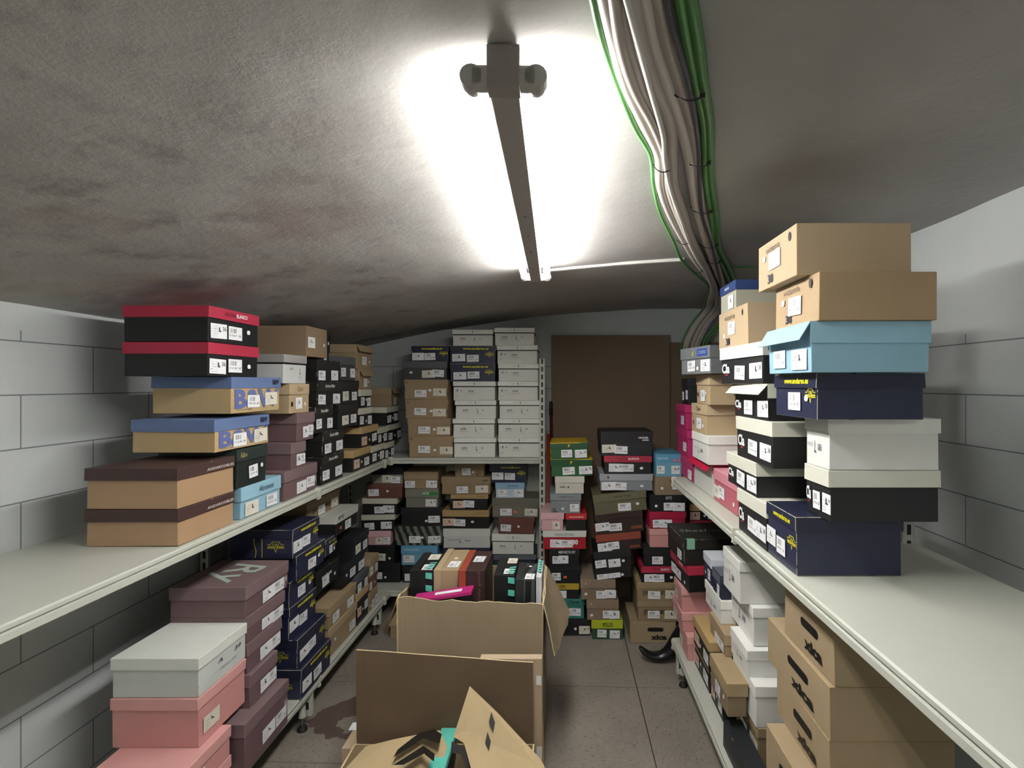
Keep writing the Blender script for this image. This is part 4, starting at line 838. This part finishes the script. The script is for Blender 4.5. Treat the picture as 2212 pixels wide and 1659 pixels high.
# ------------------------------------------------------------------ cartons in front of it
c2 = thing('carton', 'pale flattened carton standing behind the raised brown flap', 'carton', (-.20, 2.03, 0)); O2 = -Vector(c2.location)
bm = bmesh.new(); add_box(bm, -.30, -.074, 1.965, 2.0, 0, .553, Matrix.Translation(O2), bev=.002); bm_obj('box_body', bm, cbl, c2)
for (x, z, wd, hg) in ((-.086, .475, .018, .034), (-.084, .21, .02, .05)): sticker('tape', 'blank', wd, hg, c2, tuple(Vector((x, 1.9645, z))+O2))
sticker('tape', 'blank', .04, .016, c2, tuple(Vector((-.28, 1.9645, .545))+O2))
c3 = thing('carton', 'flat pale carton with white tape on the floor at left', 'carton', (-.53, 2.0, 0)); O3 = -Vector(c3.location)
bm = bmesh.new(); add_box(bm, -.775, -.31, 1.90, 2.13, 0, .272, Matrix.Translation(O3), bev=.002); bm_obj('box_body', bm, cbl, c3)
tp = sticker('tape', 'blank', .22, .045, c3, tuple(Vector((-.68, 2.02, .2732))+O3), (-math.pi/2, 0, 0)); printed('printed_mark', '=', '#3c4f96', .03, .02, tp, (.08, -.001, 0))
c4 = thing('carton', 'open carton with raised flaps and black chevrons, nearest', 'carton', (-.41, 1.62, 0)); O4 = -Vector(c4.location)
def V4(x, y, z): return Vector((x, y, z))+O4
XC, XD, YD, YE, ZF = -.72, -.10, 1.36, 1.88, .30
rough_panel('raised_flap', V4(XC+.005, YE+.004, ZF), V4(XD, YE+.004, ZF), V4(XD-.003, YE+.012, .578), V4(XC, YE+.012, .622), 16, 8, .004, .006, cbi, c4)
for a, b in (((XC, YD), (XD, YD)), ((XC, YD), (XC, YE)), ((XD, YD), (XD, YE)), ((XC, YE), (XD, YE))):
    rough_panel('side_panel', V4(a[0], a[1], 0), V4(b[0], b[1], 0), V4(b[0], b[1], ZF), V4(a[0], a[1], ZF), 8, 4, .002, .006, cbt, c4)
def dpt(px, py, d): return bpt(px, py, d)+O4
fl1 = slab('flap', [dpt(735, 1672, 1.66), dpt(790, 1612, 1.80), dpt(850, 1597, 1.82), dpt(950, 1577, 1.84), dpt(966, 1612, 1.78), dpt(950, 1672, 1.66)], .006, cbt, c4)
fl2 = slab('flap', [dpt(1015, 1483, 1.84), dpt(980, 1592, 1.74), dpt(1003, 1606, 1.72), dpt(1026, 1690, 1.62), dpt(1192, 1690, 1.62), dpt(1168, 1640, 1.68), dpt(1130, 1600, 1.72), dpt(1072, 1537, 1.79)], .006, cbt, c4)
def lift(pts, plane, col, parent, name='printed_chevron', off=.0015):
    """ink laid on a panel: the points are dropped onto the plane through three of its corners"""
    a, b, c = [Vector(p) for p in plane]; n = (b-a).cross(c-a).normalized(); e = Vector((0, 0, CH))+O4
    if n.dot(e-a) < 0: n = -n
    bm = bmesh.new()
    for pl in pts:
        vs = []
        for px, py in pl:
            d = (bpt(px, py, 1.0)+O4)-e; t_ = n.dot(a-e)/n.dot(d); vs.append(bm.verts.new(e+d*t_+n*off))
        bm.faces.new(vs)
    bm_obj(name, bm, ink(col), parent)
pa = [dpt(735, 1672, 1.66), dpt(790, 1612, 1.80), dpt(950, 1577, 1.84)]
lift([[(850, 1643), (860, 1625), (905, 1590), (915, 1601)], [(905, 1590), (938, 1581), (955, 1592), (950, 1612), (915, 1601)], [(850, 1659), (880, 1640), (915, 1617), (925, 1630), (885, 1652), (872, 1659)], [(915, 1617), (940, 1635), (938, 1652), (918, 1636)]], pa, '#17140f', fl1, off=.009)
pb = [dpt(1015, 1483, 1.84), dpt(980, 1592, 1.74), dpt(1168, 1640, 1.68)]
lift([[(1063, 1540), (1071, 1563), (1067, 1583), (1058, 1562)], [(1055, 1583), (1062, 1604), (1058, 1625), (1050, 1606)], [(1036, 1633), (1050, 1637), (1053, 1659), (1042, 1662)],
      [(978, 1604), (996, 1612), (1008, 1622), (1024, 1664), (1010, 1664), (998, 1632), (976, 1628)]], pb, '#17140f', fl2, off=.016)
tb = shoe_box(.055, None, 0, .10, .2, K('x', body='#151616', lid='#58b8a6', labs='', lh=.02, wear=.1, btext=[('g.', '#e8efee', .6, .8, .5, .4, .04, 0, 0)]), 'turquoise lidded box inside the nearest open carton', 'boxes in the nearest open carton', rot=(0, 0, 0), loc=(-.393, 1.78, .258))
# the little shelf of packing below it inside the carton
sb = shoe_box(.30, None, 0, .24, .3, dict(tan, labs=''), 'tan box under the turquoise lidded box, in the carton', 'boxes in the nearest open carton', rot=(0, 0, 0), loc=(-.40, 1.66, .008))
# small brown box on the floor behind the big carton
shoe_box((( 841-VX)/F*3.3, 3.3), ((905-VX)/F*3.3, 3.3), 0, .115, .26, dict(tan, labs='.b'), 'brown shoe box on the floor under the back shelf', GF)
